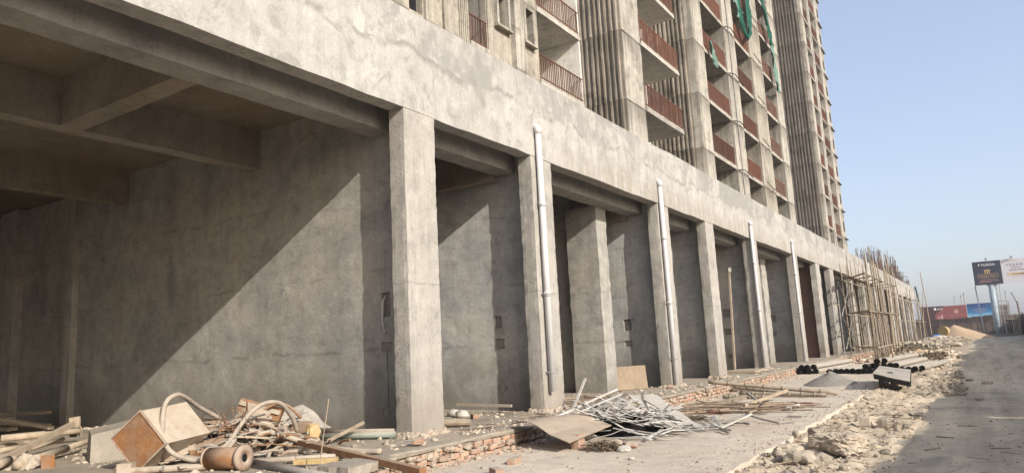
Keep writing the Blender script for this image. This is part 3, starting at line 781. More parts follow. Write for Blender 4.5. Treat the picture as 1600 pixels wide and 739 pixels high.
def rail_mesh(y0, y1, x, z0, h, step=.15, retx=None, posts=1.1):
    """railing along Y in the plane x; flat bars; optional return along X to retx at the y1 end"""
    g = MB(); r_ = random.Random(int(y0 * 100 + z0 * 7))
    g.box(x - .05, x, y0, y1, z0 + h - .035, z0 + h).box(x - .045, x - .005, y0, y1, z0 + .07, z0 + .10)
    nb = max(3, int((y1 - y0) / step))
    for i in range(nb + 1):
        y = y0 + .012 + (y1 - y0 - .024) * i / nb + r_.uniform(-.012, .012); ln = r_.uniform(-.015, .015)
        w = .009 if i % 8 else .02
        g.hexa([(x - .036, y - w, z0 + .004), (x - .006, y - w, z0 + .004), (x - .006, y + w, z0 + .004), (x - .045, y + w, z0 + .004)],
               [(x - .045, y - w + ln, z0 + h - .034), (x - .006, y - w + ln, z0 + h - .034), (x - .006, y + w + ln, z0 + h - .034), (x - .045, y + w + ln, z0 + h - .034)])
    if retx is not None:
        g.box(retx, x - .051, y1 - .04, y1, z0 + h - .035, z0 + h).box(retx, x - .051, y1 - .035, y1 - .005, z0 + .07, z0 + .10)
        nx = int((x - retx) / step)
        for i in range(1, nx): g.box(retx + (x - retx) * i / nx - .009, retx + (x - retx) * i / nx + .009, y1 - .034, y1 - .006, z0 + .1, z0 + h - .035)
    return g

def balcony(y0, y1, x, xb, zb, rail='rail', h=1.05, ret=False, slabm='white', setback=.03):
    if slabm == 'white': slabm = 'soffit'
    b = tpart('balcony', MB().rough(xb, x, y0, y1, zb, zb + .17, cell=.6, amp=.008, edge=.008, seed=y0 + zb), M[slabm])
    tpart('upstand', MB().rough(x - .16, x - .02, y0 + .01, y1 - .01, zb + .172, zb + .27, cell=.25, amp=.012, edge=.02, seed=y0), M['tower'], b)
    tpart('railing', rail_mesh(y0 + .02, y1 - .02, x - setback, zb + .27, h, retx=(xb + .3 if ret else None)), M[rail], b)
    return b

# recessed wall at the near end: groove panels, small railed opening, two framed windows
WZ = [(LV(k_) + 1.42, LV(k_) + 2.68) for k_ in range(-1, 5)]
WIN = [(20.10, 20.72), (21.95, 22.47)]
holes = [(18.42, 19.46, LV(k_) + .2, LV(k_) + 2.62) for k_ in range(-1, 5)] + [(a, b, c, d) for a, b in WIN for c, d in WZ] + [(15.28, 16.02, LV(k_) + .15, LV(k_) + 2.7) for k_ in range(-1, 5)]
tpart('recessed_wall', facade_x(RX, 5.0, 23.02, 4.9, 26, .25, holes), M['tower'])
tpart('inner_wall', MB().box(RX - 2.7, RX - 2.5, 5, 26.8, 4.9, 26), M['grey_in'])
for y0, y1, d in ((14.0, 15.25, .14), (16.05, 16.86, .10), (16.98, 17.75, .10), (19.5, 19.86, .05), (21.02, 21.68, .22)):
    tpart('wall_panel', MB().rough(RX + .003, RX + d, y0, y1, 4.9, 26, cell=.5, amp=.012, edge=.02, seed=y0), M['tower'] if d < .2 else M['tower_pale'])
for i in range(5):
    tpart('rib', MB().rough(RX + .003, RX + .09, 17.80 + i * .115, 17.865 + i * .115, 4.9, 26, cell=.4, amp=.008, edge=.012, seed=i), M['tower'])
for k_ in range(0, 4):
    z = LV(k_)
    tpart('cross_wall', MB().box(RX - 2.49, RX - .26, 18.2, 18.38, z + .16, z + 3.0), M['white'])
    b = tpart('balcony', MB().rough(RX - 2.4, RX + .10, 18.40, 19.48, z - .02, z + .17, cell=.5, amp=.006, edge=.01, seed=k_), M['tower_pale'])
    tpart('railing', rail_mesh(18.44, 19.44, RX + .04, z + .18, 1.0, .15, None), M['rail'], b)
    for (a, b_), pr in zip(WIN, (.16, .16)):
        c, d = WZ[k_ + 1]
        w = MB()
        w.box(RX + .004, RX + pr, a - .13, a - .002, c - .02, d + .12).box(RX + .004, RX + pr, b_ + .002, b_ + .13, c - .02, d + .12)
        w.box(RX + .004, RX + pr + .012, a - .001, b_ + .001, d + .002, d + .115)
        f_ = tpart('window_frame', w, M['tower_pale'])
        s_ = MB().hexa([(RX + .004, a - .17, c - .17), (RX + pr + .06, a - .17, c - .17), (RX + pr + .06, b_ + .17, c - .17), (RX + .004, b_ + .17, c - .17)],
                       [(RX + .004, a - .17, c - .022), (RX + pr + .06, a - .17, c - .07), (RX + pr + .06, b_ + .17, c - .07), (RX + .004, b_ + .17, c - .022)])
        tpart('sill', s_, M['tower'], f_)
for k_ in range(-1, 5): tpart('room_floor', MB().box(RX - 2.49, RX - .255, 19.6, 22.79, LV(k_), LV(k_) + .15), M['grey_in'])
tpart('room_wall', MB().box(RX - 2.49, RX - .255, 19.48, 19.58, 4.9, 26), M['grey_in'])
tpart('room_wall', MB().box(RX - 2.49, RX - .255, 21.2, 21.3, 4.9, 26), M['grey_in'])

# open balcony bay beside the first pier
for k_ in range(-1, 4):
    z = LV(k_)
    if z + 1 > 8: balcony(23.06, 26.78, RX + .02, RX - 2.2, z, slabm='white')
tpart('bay_back_wall', MB().box(RX - 2.45, RX - 2.25, 22.9, 26.82, 4.9, 26), M['white'])
tpart('bay_side_wall', MB().rough(RX - 2.2, RX - .02, 26.60, 26.815, 4.9, 26, cell=.6, amp=.01, edge=.01, seed=3), M['white'])
tpart('bay_side_wall', MB().box(RX - 2.24, RX - .26, 22.8, 23.02, 4.9, 26), M['white'])

def pier(y0, y1, xb, ribs_x, nr, mat, ribmat, rounded=0):
    p = tpart('pier', MB().rough(xb, TX - .006, y0, y1, 4.9, TOP, cell=.55, amp=.014, edge=.02, seed=y0), mat)
    x0, x1 = ribs_x; st = (x1 - x0) / nr
    tpart('ribbed_face', MB().box(x0 - .06, x1 + .06, y0 - .03, y0 + .01, 4.9, TOP), ribmat, p)
    for i in range(nr):
        xc = x0 + st * (i + .5); z = 4.9; gs = MB()
        segs = []
        while z < TOP:
            nx_ = 10.13 + 3.06 * math.floor((z - 10.13) / 3.06 + 1.0001)
            segs.append((z, min(TOP, nx_) - .015)); z = nx_
        rr = random.Random(i + int(y0))
        for a, b in segs:
            w = st * rr.uniform(.26, .34); d = rr.uniform(.11, .15); dx = rr.uniform(-.012, .012); nseg = 5
            pts = []
            for q in range(nseg + 1):
                zq = a + (b - a) * q / nseg; j1, j2, j3 = (rr.uniform(-.012, .012) for _ in range(3))
                pts.append([(xc + dx - w - .02 + j1, y0 + .02, zq), (xc + dx - w * .55 + j1, y0 - d + j3, zq), (xc + dx + w * .55 + j2, y0 - d + j3, zq), (xc + dx + w + .02 + j2, y0 + .02, zq)])
            o = len(gs.v)
            for r4 in pts: gs.v += r4
            for q in range(nseg):
                for e in range(3):
                    A = o + q * 4 + e; gs.f.append((A, A + 1, A + 5, A + 4))
            gs.f.append((o, o + 3, o + 2, o + 1)); A = o + nseg * 4; gs.f.append((A, A + 1, A + 2, A + 3))
        tpart('rib', gs, ribmat, p)
    # fine ribs round the corner
    for i in range(rounded):
        a = R(8 + 74 * i / max(1, rounded - 1)); rad = .42
        xc, yc = TX - rad + rad * math.sin(a), y0 + rad - rad * math.cos(a)
        yy = y0 + .02 + .44 * i / rounded
        tpart('rib', MB().rough(TX - .02, TX + .035, yy, yy + .05, 4.9, TOP, cell=.8, amp=.008, edge=.008, seed=i), mat, p)
    # level joints
    for k_ in range(0, 12):
        tpart('level_joint', MB().rough(TX - .02, TX + .012, y0 + (.45 if rounded else .01), y1 - .01, LV(k_) - .02, LV(k_) + .035, cell=.3, amp=.012, edge=.01, seed=k_), M['tower'], p)
    return p
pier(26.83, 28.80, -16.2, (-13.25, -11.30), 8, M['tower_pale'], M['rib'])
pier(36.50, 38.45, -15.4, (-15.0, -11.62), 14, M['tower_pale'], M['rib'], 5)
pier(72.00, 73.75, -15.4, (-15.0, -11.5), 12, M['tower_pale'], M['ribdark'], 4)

# cantilevered corner balconies between the first two piers
for k_ in range(-1, 5):
    balcony(28.86, 33.65, TX + .03, -14.0, LV(k_), ret=True, slabm='white' if k_ else 'grey_in')
tpart('bay_back_wall', MB().box(-14.3, -14.02, 28.81, 36.49, 4.9, TOP), M['white'])
# three narrow stacks with their fins
tpart('bay_back_wall', MB().box(-13.0, -12.8, 38.46, 58.6, 4.9, TOP), M['grey_in'])
STK = [(38.50, 42.95, 'rail', 12.0), (45.20, 49.20, 'rail', 14.0), (52.55, 56.35, 'rail_grey', 14.0)]
for y0, y1, rl, _ in STK:
    for k_ in range(-1, 8):
        if LV(k_) < 5.5 + .42 * y0: balcony(y0, y1, TX - .06, -12.78, LV(k_), rl, 1.08, slabm='tower_pale')
for i, (y0, y1, mt, dd) in enumerate(((42.96, 43.9, 'tower_pale', 0), (44.02, 45.18, 'tower_pale', .05), (49.22, 52.5, 'tower', .02), (56.38, 58.5, 'tower_pale', .03))):
    f_ = tpart('fin', MB().rough(-12.79, TX + dd, y0, y1, 4.9, TOP, cell=.5, amp=.014, edge=.025, seed=i * 5.5), M[mt])
    for k_ in range(0, 9):
        tpart('level_joint', MB().rough(TX + dd - .02, TX + dd + .03, y0 + .05, y1 - .05, LV(k_) - .03, LV(k_) + .05, cell=.25, amp=.02, edge=.02, seed=k_ + i), M['tower'], f_)
tpart('riser_pipe', MB().tube([(TX + .03, 43.96, 5), (TX + .03, 43.96, 40)], .05, 6), M['steelgrey'])
# brackets and loose cables by the fins
for k_ in range(0, 6):
    g = MB().tube([(TX + .12, 42.9, LV(k_) - .05), (TX + .28, 43.6, LV(k_) + .02), (TX + .2, 45.6, LV(k_) - .08)], .03, 5)
    g.tube([(TX + .2, 49.4, LV(k_) + .3), (TX + .35, 50.4, LV(k_) - .1), (TX + .25, 52.2, LV(k_) + .35)], .025, 5)
    tpart('cable', g, M['dark'])
# door posts, and panels coloured near-black as unlit doorways under the balconies
for y0, y1, *_ in STK:
    for k_ in range(-1, 7):
        z = LV(k_)
        if z < 5 + .42 * y0:
            tpart('dark_door_panel', MB().box(-12.81, -12.77, y0 + .9, y0 + 1.9, z + .3, z + 2.4), M['dark'])
            tpart('door_post', MB().box(-12.76, -12.66, y0 + 2.0, y0 + 2.14, z + .2, z + 2.9), M['tower_pale'])
# recess before the far pier, and the far wing
tpart('bay_back_wall', MB().box(-15.0, -14.8, 58.6, 72, 4.9, TOP), M['grey_in'])
tpart('bay_back_wall', MB().box(-12.9, -12.7, 73.76, 81.2, 4.9, TOP), M['white'])
for y0, y1 in ((73.80, 76.0), (77.85, 81.0)):
    for k_ in range(-1, 11):
        balcony(y0, y1, TX - .02, -12.68, LV(k_) + (0 if y0 < 75 else -.35), 'rail', 1.12, slabm='tower_pale')
for i, (y0, y1, dd) in enumerate(((76.02, 76.75, .02), (76.95, 77.82, -.03), (81.05, 82.7, .02), (82.95, 85.0, -.10))):
    tpart('fin', MB().rough(-14.5, TX + dd, y0, y1, 4.9, TOP, cell=.55, amp=.014, edge=.03, seed=i * 7.7 + 2), M['tower_pale'])
tpart('riser_pipe', MB().tube([(TX + .03, 76.85, 5), (TX + .03, 76.85, 46)], .06, 6), M['steelgrey'])
for k_ in range(0, 11):
    tpart('dark_vent_panel', MB().box(TX - .13, TX - .085, 83.5, 84.4, LV(k_) + .8, LV(k_) + 1.9), M['dark'])  # near-black panel on the fin, an unlit opening put into colour
    tpart('end_ledge', MB().rough(TX - .11, TX + .10, 82.8, 85.12, LV(k_) - .05, LV(k_) + .06, cell=.3, amp=.02, edge=.02, seed=k_), M['tower'])
tpart('end_wall', MB().box(-24.0, -14.52, 84.7, 84.95, 4.9, TOP), M['tower'])
tpart('core_wall', MB().box(-24, -16.6, 5, 84.6, 4.9, TOP - .1), M['grey_in'])

# ------------------------------------------------------------------ green safety nets
def cloth(path, wid, seed, n=26, mcount=7):
    """a strip of netting hung along a path, gathered into folds"""
    P = [Vector(p) for p in path]; g = MB(); L = len(P) - 1
    for i in range(n + 1):
        t = i / n * L; a = min(int(t), L - 1); p = P[a].lerp(P[a + 1], t - a)
        w = wid * (0.8 + .35 * noise.noise(Vector((i * .3, seed, 0))))
        for j in range(mcount + 1):
            s_ = j / mcount - .5
            g.v.append((p.x + .09 * math.sin(j * 2.3 + i * .35 + seed) + .05 * noise.noise(Vector((i * .7, j, seed))), p.y + s_ * w + .06 * noise.noise(Vector((i * .5, j * .9, seed + 4))), p.z + .10 * noise.noise(Vector((j * .8, i * .3, seed)))))
    m1 = mcount + 1
    for i in range(n):
        for j in range(mcount):
            a = i * m1 + j; g.f.append((a, a + 1, a + m1 + 1, a + m1))
    o = len(g.v)
    g.v += [(x - .012, y, z) for x, y, z in g.v[:o]]
    g.f += [tuple(o + q for q in f[::-1]) for f in g.f]
    return g
single('safety_net', cloth([(-10.95, 45.6, 24.2), (-10.9, 46.1, 22.2), (-10.9, 46.6, 20.9), (-10.88, 47.5, 19.95), (-10.9, 48.6, 20.7), (-10.92, 49.0, 22.3), (-10.95, 49.1, 24.2)], .85, 1, 34), M['net'], (-10.95, 47, 24), 'bright green safety net sagging in a loop in front of the middle balcony stack', 'safety net', smooth=True)
single('safety_net', cloth([(-10.95, 46.0, 23.0), (-10.92, 45.7, 21.9), (-10.9, 45.75, 20.9)], .5, 9, 18), M['net_pale'], (-10.95, 46, 23), 'faded scrap of netting hanging left of the bright green loop', 'safety net', smooth=True)
single('safety_net', cloth([(-10.95, 53.2, 26.3), (-10.9, 53.9, 24.6), (-10.88, 54.8, 23.3), (-10.88, 55.2, 22.0)], .9, 3, 30), M['net'], (-10.95, 53.5, 26), 'bright green net strip hanging high on the right hand balcony stack', 'safety net', smooth=True)
single('safety_net', cloth([(-10.9, 55.2, 22.1), (-10.88, 55.4, 20.8), (-10.88, 55.6, 19.5), (-10.9, 56.0, 18.6)], .85, 5, 30), M['net_pale'], (-10.9, 55.4, 22), 'faded torn green net trailing below the bright strip on the right hand stack', 'safety net', smooth=True)
single('safety_net', cloth([(-11.05, 39.2, 16.9), (-11.0, 39.5, 16.2), (-11.0, 39.9, 15.6)], .5, 7, 14), M['net_pale'], (-11, 39.5, 16.9), 'small ragged grey green net scrap snagged on a balcony edge beside the ribbed pier', 'safety net', smooth=True)

# ------------------------------------------------------------------ starter bars on the podium roof past the tower
rs = random.Random(3)
for i in range(9):
    yc = 87.5 + i * 2.6; xc = -9.8 + (i % 3) * .5
    g = MB()
    hmax = [9.4, 9.2, 8.6, 8.3, 8.3, 8.0, 8.1, 7.3, 6.9][i]
    for q in range(60):
        x, y = xc + rs.uniform(-1.2, 1.2), yc + rs.uniform(-1.3, 1.3); h = hmax - rs.random() ** 2 * 2.2
        g.bar((x, y, 4.8), (x + rs.uniform(-.12, .12), y + rs.uniform(-.12, .12), h), .028)
    for z in (5.6, 6.3, 7.0):
        for q in range(3): g.bar((xc - 1.2, yc + rs.uniform(-1.2, 1.2), z), (xc + 1.2, yc + rs.uniform(-1.2, 1.2), z + .1), .03)
    single('starter_bars', g, M['rebar'], (xc, yc, 4.8), 'cluster of rusty reinforcement bars on the podium roof, ' + ('nearest the tower', 'second from the tower', 'third from the tower', 'fourth from the tower', 'middle one of the row', 'fourth from the roof scaffold', 'third from the roof scaffold', 'second from the roof scaffold', 'nearest the roof scaffold')[i], 'rebar', 'rebar clusters on the podium roof')
t = thing('roof_scaffold', (-8.6, 103, 4.8), 'small dark pole scaffold on the podium roof right of the rebar clusters', 'scaffold')
for x in (-9.2, -8.2):
    for y in (99, 101, 103, 105): part('pole', MB().tube([(x, y, 4.8), (x + .1, y, 8.6 - (y - 99) * .28)], .06, 5), M['rebar'], t)
for z in (5.9, 6.8):
    for x in (-9.2, -8.2): part('ledger', MB().tube([(x, 98.8, z), (x, 105.3, z)], .05, 5), M['rebar'], t)
part('plank', MB().box(-9.3, -8.1, 99, 101.5, 7.1, 7.9), M['steelgrey'], t)

# ================================================================== BAMBOO SCAFFOLD
rs = random.Random(11)
sc_ = thing('bamboo_scaffold', (-5.9, 43, -1.5), 'tall bamboo pole scaffold standing against the far bays of the podium', 'scaffold')
def pole(t, a, b, r=.035, nm='pole', mat='bamboo'):
    a, b = Vector(a), Vector(b); g = MB(); n_ = 7
    pts = [a.lerp(b, i / n_) + Vector((rs.uniform(-.02, .02), rs.uniform(-.02, .02), 0)) for i in range(n_ + 1)]
    part(nm, g.tube(pts, r, 6, r2=r * .75), M[mat], t, True)
ysc = [42.9, 44.3, 45.8, 47.2, 48.7, 50.2, 51.8, 53.4, 55.0, 56.6, 58.2]
for i, y in enumerate(ysc):
    pole(sc_, (-5.02 + rs.uniform(-.1, .1), y + rs.uniform(-.2, .2), -1.55), (-5.05 + rs.uniform(-.12, .12), y + .15 + rs.uniform(-.2, .2), rs.uniform(3.7, 5.1)), .05)
    if i % 2: pole(sc_, (-5.1 + rs.uniform(-.1, .1), y + .6, -1.5), (-5.15, y + .6 + rs.uniform(-.3, .3), rs.uniform(3.2, 5.0)), .04)
    pole(sc_, (-6.7 + rs.uniform(-.1, .1), y + 4.3 + rs.uniform(-.3, .3), -1.5), (-6.78 + rs.uniform(-.1, .1), y + 4.4, rs.uniform(4.0, 5.2)), .045)
for z in (-0.85, 1.12, 3.15):
    pole(sc_, (-5.0, 42.6, z), (-5.02, 58.6, z + .05), .05, 'ledger')
    pole(sc_, (-6.72, 46.6, z), (-6.75, 63, z), .045, 'ledger')
    pole(sc_, (-4.95, 42.8, z + .06), (-6.9, 47.8, z + .08), .05, 'ledger')
for y in (46, 49, 52, 55, 58):
    for z in (1.18, 3.22): pole(sc_, (-4.9, y, z), (-6.95, y + 3.2, z + .05), .04, 'putlog')
part('work_platform', MB().rough(-6.4, -6.05, 44.5, 57, 3.24, 3.28, cell=.6, amp=.03, edge=.02), M['bamboo'], sc_)
pole(sc_, (-4.7, 41.6, -1.3), (-4.3, 37.8, -1.42), .05, 'raker')
pole(sc_, (-4.95, 43.0, -.75), (-3.7, 38.2, -1.45), .045, 'raker')
for z0, z1 in ((-.9, 1.1), (1.1, 3.1)):
    pole(sc_, (-7.0, 46.9, z0), (-7.0, 51.0, z1), .035, 'brace', 'steelgrey'); pole(sc_, (-7.02, 51.0, z0), (-7.02, 46.9, z1), .035, 'brace', 'steelgrey')
# second, looser scaffold farther down
s2 = thing('bamboo_scaffold', (-6, 70, -1.5), 'loose bamboo pole scaffold at the distant end of the podium', 'scaffold')
for y in [66 + 3.2 * i for i in range(14)]:
    pole(s2, (-6.2 + rs.uniform(-.5, .3), y + rs.uniform(-.7, .7), -1.5), (-6.4 + rs.uniform(-.3, .2), y + rs.uniform(-1, 1), rs.uniform(3.4, 5.6)), .055)
for z in (0.9, 2.9): pole(s2, (-6.2, 65, z), (-6.2, 109, z + .1), .05, 'ledger')
pole(s2, (-5.9, 110.5, -1.5), (-6.3, 111.5, 7.8), .08)
single('safety_net', cloth([(-7.2, 112.3, 5.9), (-7.1, 112.6, 4.8), (-7.1, 112.8, 3.9)], 1.4, 12, 14), M['net'], (-7.2, 112, 5.9), 'dark green netting at the very end of the podium', 'safety net', smooth=True)
t = thing('rung_scaffold', (-7.1, 43.2, -1.2), 'thin grey steel frame scaffold standing in the bay beside the chipped column', 'scaffold')
for y in (43.9, 46.1): part('post', MB().tube([(-7.0, y, -1.2), (-7.0, y, 2.6)], .035, 6), M['steelgrey'], t)
for z in (.1, 1.7): part('rung', MB().tube([(-7.0, 43.6, z), (-7.0, 46.3, z)], .03, 6), M['bamboo'], t)
part('foot_plank', MB().box(-7.2, -6.8, 43.2, 46.6, -1.24, -1.17), M['timber'], t)

# standing prop and boards in the bays
t = thing('standing_prop', (-8.3, 28.7, -1.2), 'thin pale timber prop standing upright in front of a bay wall', 'prop')
part('shaft', MB().bar((-8.33, 28.5, -1.2), (-8.3, 28.9, 2.70), .07), M['cream'], t)
part('head', MB().tube([(-8.3, 28.9, 2.68), (-8.3, 28.9, 2.86)], .09, 8), M['steelgrey'], t)
single('plank', MB().rough(-8.1, -7.0, 26.4, 28.2, -1.19, -1.12, cell=.4, amp=.01, edge=.01), M['timber'], (-7.5, 27.4, -1.2), 'pale board lying on the bay floor under the standing prop', 'plank')
g = MB().obox((-8.2, 18.36, -.88), (.25, .44, 0), (.02, -.011, .003), (-.03, .02, .31))
single('plywood_board', g, M['plywood'], (-8.1, 18.6, -1.2), 'brown plywood board leaning in the bay beside the inner column', 'board')

# ================================================================== FAR END OF THE SITE
# perimeter fence along the road (right) and across the end: rusty sheets on posts
rf = random.Random(21)
def fence(name, a, b, label, step, zb, h0, hv, gap=None, mat='fence', slit=False):
    a, b = Vector(a), Vector(b); d = (b - a); L = d.length; d /= L
    t = thing(name, (a.x, a.y, zb), label, 'fence')
    ang = math.atan2(d.y, d.x); sm = {}
    n_ = int(L / step)
    for i in range(n_):
        p = a + d * (i * step)
        h = round(h0 + hv * (noise.noise(Vector((i * .23, h0, 0))) * 1.5 + rf.uniform(-.25, .25)), 1)
        if h not in sm:
            g = MB(); nw = 8
            for side in (0, .012):
                for j in range(nw * 2 + 1):
                    x = step * 1.02 * j / (nw * 2); y = (.022 if j % 2 else -.022) + side
                    g.v += [(x, y, 0), (x, y, h)]
            m2 = (nw * 2 + 1) * 2
            for j in range(nw * 2):
                q = 2 * j; g.f += [(q, q + 2, q + 3, q + 1), (m2 + q, m2 + q + 1, m2 + q + 3, m2 + q + 2), (q + 1, q + 3, m2 + q + 3, m2 + q + 1)]
            sm[h] = g.mesh('fence_sheet', M[mat])
        if gap and gap[0] < p.y < gap[1]: continue
        inst('fence_sheet', sm[h], t, p - Vector((a.x, a.y, 0)) + Vector((0, .30 if slit and abs(p.y - 14) < .1 else 0, 0)), (rf.uniform(-.01, .01), 0, ang), ((.70, 1, 1) if slit and abs(p.y - 14) < .1 else (1, 1, 1)))
    g = MB().box(-.03, .03, -.03, .03, 0, h0 - .15); pm = g.mesh('fence_post', M['steelgrey'])
    for i in range(int(L / (step * 3)) + 1):
        p = a + d * (i * step * 3) + Vector((-d.y, d.x, 0)) * -.07
        inst('fence_post', pm, t, p - Vector((a.x, a.y, 0)))
    for z in (.5, h0 * .75):
        part('fence_rail', MB().bar(a + Vector((0, 0, zb + z)) + Vector((-d.y, d.x, 0)) * -.045, b + Vector((0, 0, zb + z)) + Vector((-d.y, d.x, 0)) * -.045, .04), M['steelgrey'], t)
    return t
fence('perimeter_fence', (5.55, -16, 0), (5.55, 156, 0), 'long rusty sheet fence along the far side of the site road', 1.0, -1.7, 3.62, .28, slit=True)
_pf = bpy.data.objects['perimeter_fence']
part('gap_blocker', MB().box(5.53, 5.545, 13.8, 14.5, 1.42, 2.0), M['fence'], _pf)  # unseen sheet added over the gap's top to cut the light streak short
fence('boundary_fence', (-11.5, 141, 0), (3.0, 141, 0), 'brown rusty sheet fence across the end of the site behind the sand pile', .9, -1.75, 3.45, .25)
t = thing('site_gate', (3.1, 143.5, -1.7), 'dark brown boarded gate at the end of the road beside the billboard pole', 'gate')
for i in range(8): part('gate_board', MB().box(3.1 + i * .3, 3.37 + i * .3, 143.5, 143.56, -1.6, 1.7 + .08 * math.sin(i * 2)), M['fence'], t)
part('gate_rail', MB().tube([(2.9, 143.4, 1.1), (5.4, 143.3, .8)], .07, 6), M['timber'], t)
t = thing('fence_end_post', (5.4, 150, -1.7), 'forked dark post at the far end of the right hand fence', 'post')
part('shaft', MB().tube([(5.4, 150, -1.7), (5.25, 150, 4.0)], .16, 6), M['fence'], t)
part('fork', MB().tube([(5.25, 150, 3.6), (4.6, 150, 5.6)], .09, 6), M['fence'], t)

# lettering helper (flat print standing 1 cm proud of the panel it is on)
def lettering(txt, x, y, z, size, mat, parent, align='CENTER', ext=.01, space=1.0):
    cu = bpy.data.curves.new('lettering', 'FONT'); cu.body = txt; cu.size = size; cu.align_x = align; cu.extrude = ext; cu.space_character = space
    tmp = bpy.data.objects.new('tmp', cu); COL.objects.link(tmp)
    bpy.context.view_layer.update()
    me = bpy.data.meshes.new_from_object(tmp.evaluated_get(bpy.context.evaluated_depsgraph_get()))
    bpy.data.objects.remove(tmp); me.name = 'lettering'; me.materials.clear(); me.materials.append(mat)
    o = bpy.data.objects.new('lettering', me); COL.objects.link(o); o.parent = parent
    o.location = Vector((x, y, z)) - ORG[parent.name]; o.rotation_euler = (R(90), 0, 0); return o
P_NAVY = flat('navy_print', (.024, .028, .05)); P_GREYW = flat('pale_print', (.50, .49, .52)); P_WHITE = flat('white_print', (.75, .75, .75))
P_GOLD = flat('gold_print', (.50, .36, .15)); P_DK = flat('dark_print', (.07, .07, .10)); P_MAR = flat('maroon_print', (.235, .075, .075)); P_MARD = flat('dark_maroon_print', (.07, .032, .036))
P_PINK = flat('pink_print', (.45, .26, .24)); P_TAN = flat('tan_print', (.52, .40, .25))
BY = 137.0
bb = thing('billboard', (1.85, BY, -1.7), 'tall advertising billboard on a single blue grey pole, half navy and half pale', 'billboard')
part('pole', MB().tube([(1.75, BY + .5, -1.75), (1.85, BY + .5, 6.7)], .48, 14), M['bluegrey'], bb, True)
part('ladder', MB().tube([(2.35, BY + .2, -1.5), (2.42, BY + .2, 6.6)], .05, 5).tube([(2.75, BY + .2, -1.5), (2.8, BY + .2, 6.6)], .05, 5), M['steelgrey'], bb)
part('pole_base', MB().box(.2, 4.2, BY - .4, BY + 1.6, -1.75, -1.2), M['cement'], bb)
part('frame_truss', MB().box(-.2, 11.2, BY + .3, BY + .5, 6.7, 7.0).box(-.2, 11.2, BY + .3, BY + .5, 9.7, 10.0).box(1.2, 2.6, BY + .1, BY + .7, 6.35, 6.75), M['steelgrey'], bb)
pl = part('navy_panel', MB().box(-.39, 3.42, BY - .02, BY + .2, 6.57, 10.3), P_NAVY, bb)
pr = part('pale_panel', MB().box(3.425, 11.4, BY - .02, BY + .2, 6.60, 10.34), P_GREYW, bb)
for x in (1.55, 4.9, 8.6): part('floodlight', MB().box(x - .14, x + .14, BY - .5, BY + .1, 10.45, 10.75).tube([(x, BY, 10.2), (x, BY, 10.5)], .04, 5), M['steelgrey'], bb)
YB = BY - .03
lettering('FUSION', 1.75, YB, 9.55, .52, P_WHITE, pl); 
mk = MB().box(.44, .66, YB - .01, YB + .01, 9.80, 9.92).box(.44, .54, YB - .01, YB + .01, 9.60, 9.79); part('logo_mark', mk, P_WHITE, pl)
g = MB()
for i in range(3): g.box(1.18 + i * .27, 1.30 + i * .27, YB - .01, YB + .01, 8.30, 8.95)
g.box(1.08, 1.95, YB - .012, YB + .008, 8.80, 8.88); part('emblem', g, P_GOLD, pl)
g = MB()
for x0, x1, z0, z1 in ((.18, 2.95, 8.22, 8.26), (.18, 2.95, 7.72, 7.76), (.18, .22, 7.76, 8.22), (2.91, 2.95, 7.76, 8.22)): g.box(x0, x1, YB - .01, YB + .01, z0, z1)
part('name_border', g, P_GOLD, pl); lettering('WORLD MALL', 1.56, YB, 7.86, .30, P_TAN, pl, space=1.25)
g = MB()
for z, a, b in ((7.38, .5, 2.7), (7.12, .25, 2.95), (6.98, .25, 1.9)): g.box(a, b, YB - .01, YB + .01, z, z + .055)
part('small_print', g, P_PINK, pl)
lettering('T E A R M A', 4.10, YB, 9.22, .46, P_DK, pr, 'LEFT', space=1.1); lettering('LUXURY', 5.4, YB, 8.86, .28, P_DK, pr, space=1.4); lettering('APARTMENTS', 5.6, YB, 8.45, .30, P_DK, pr, space=1.4)
part('gold_ribbon', MB().box(4.1, 8.6, YB - .005, YB + .01, 7.72, 8.16), P_TAN, pr); lettering('2, 3 & 4 BHK HOMES', 6.1, YB - .02, 7.82, .30, P_DK, pr)
part('small_print', MB().box(4.7, 7.0, YB - .01, YB + .01, 7.45, 7.5).box(4.2, 5.4, YB - .01, YB + .01, 10.0, 10.07), P_PINK, pr)
# hoardings behind the fence
HY = 154.0
ho = thing('site_hoarding', (-6, HY, -1.7), 'low maroon site hoarding in two tones above the end fence', 'hoarding')
h1 = part('dark_panel', MB().box(-9.6, -5.75, HY, HY + .2, .2, 4.16), P_MARD, ho); h2 = part('maroon_panel', MB().box(-5.745, -2.28, HY, HY + .2, .2, 4.10), P_MAR, ho)
part('slope_print', MB().hexa([(-7.3, HY - .012, 1.6), (-5.76, HY - .012, 1.6), (-5.76, HY - .004, 1.6), (-7.3, HY - .004, 1.6)], [(-7.28, HY - .012, 2.6), (-5.76, HY - .012, 3.95), (-5.76, HY - .004, 3.95), (-7.28, HY - .004, 2.6)]), P_MAR, h1)
part('building_print', MB().box(-6.9, -6.6, HY - .02, HY - .013, 1.7, 2.25).box(-6.45, -6.05, HY - .02, HY - .013, 1.7, 2.55), P_PINK, h1)
lettering('ACE', -6.4, HY - .02, 3.45, .52, P_WHITE, h1); part('logo_mark', MB().box(-7.35, -7.0, HY - .02, HY - .01, 3.45, 3.85), P_WHITE, h1)
g = MB().pipe((-3.9, HY - .02, 3.0), (-3.9, HY - .005, 3.0), .36, .27, 16, .004).box(-4.05, -3.75, HY - .02, HY - .005, 2.85, 3.15); part('emblem', g, P_PINK, h2)
lettering('ACE ESTATE', -3.9, HY - .02, 2.2, .36, P_PINK, h2)
for x in (-8.8, -6.9, -4.4, -2.4): part('post', MB().box(x - .06, x + .06, HY + .21, HY + .33, -1.75, 4.0), M['steelgrey'], ho)
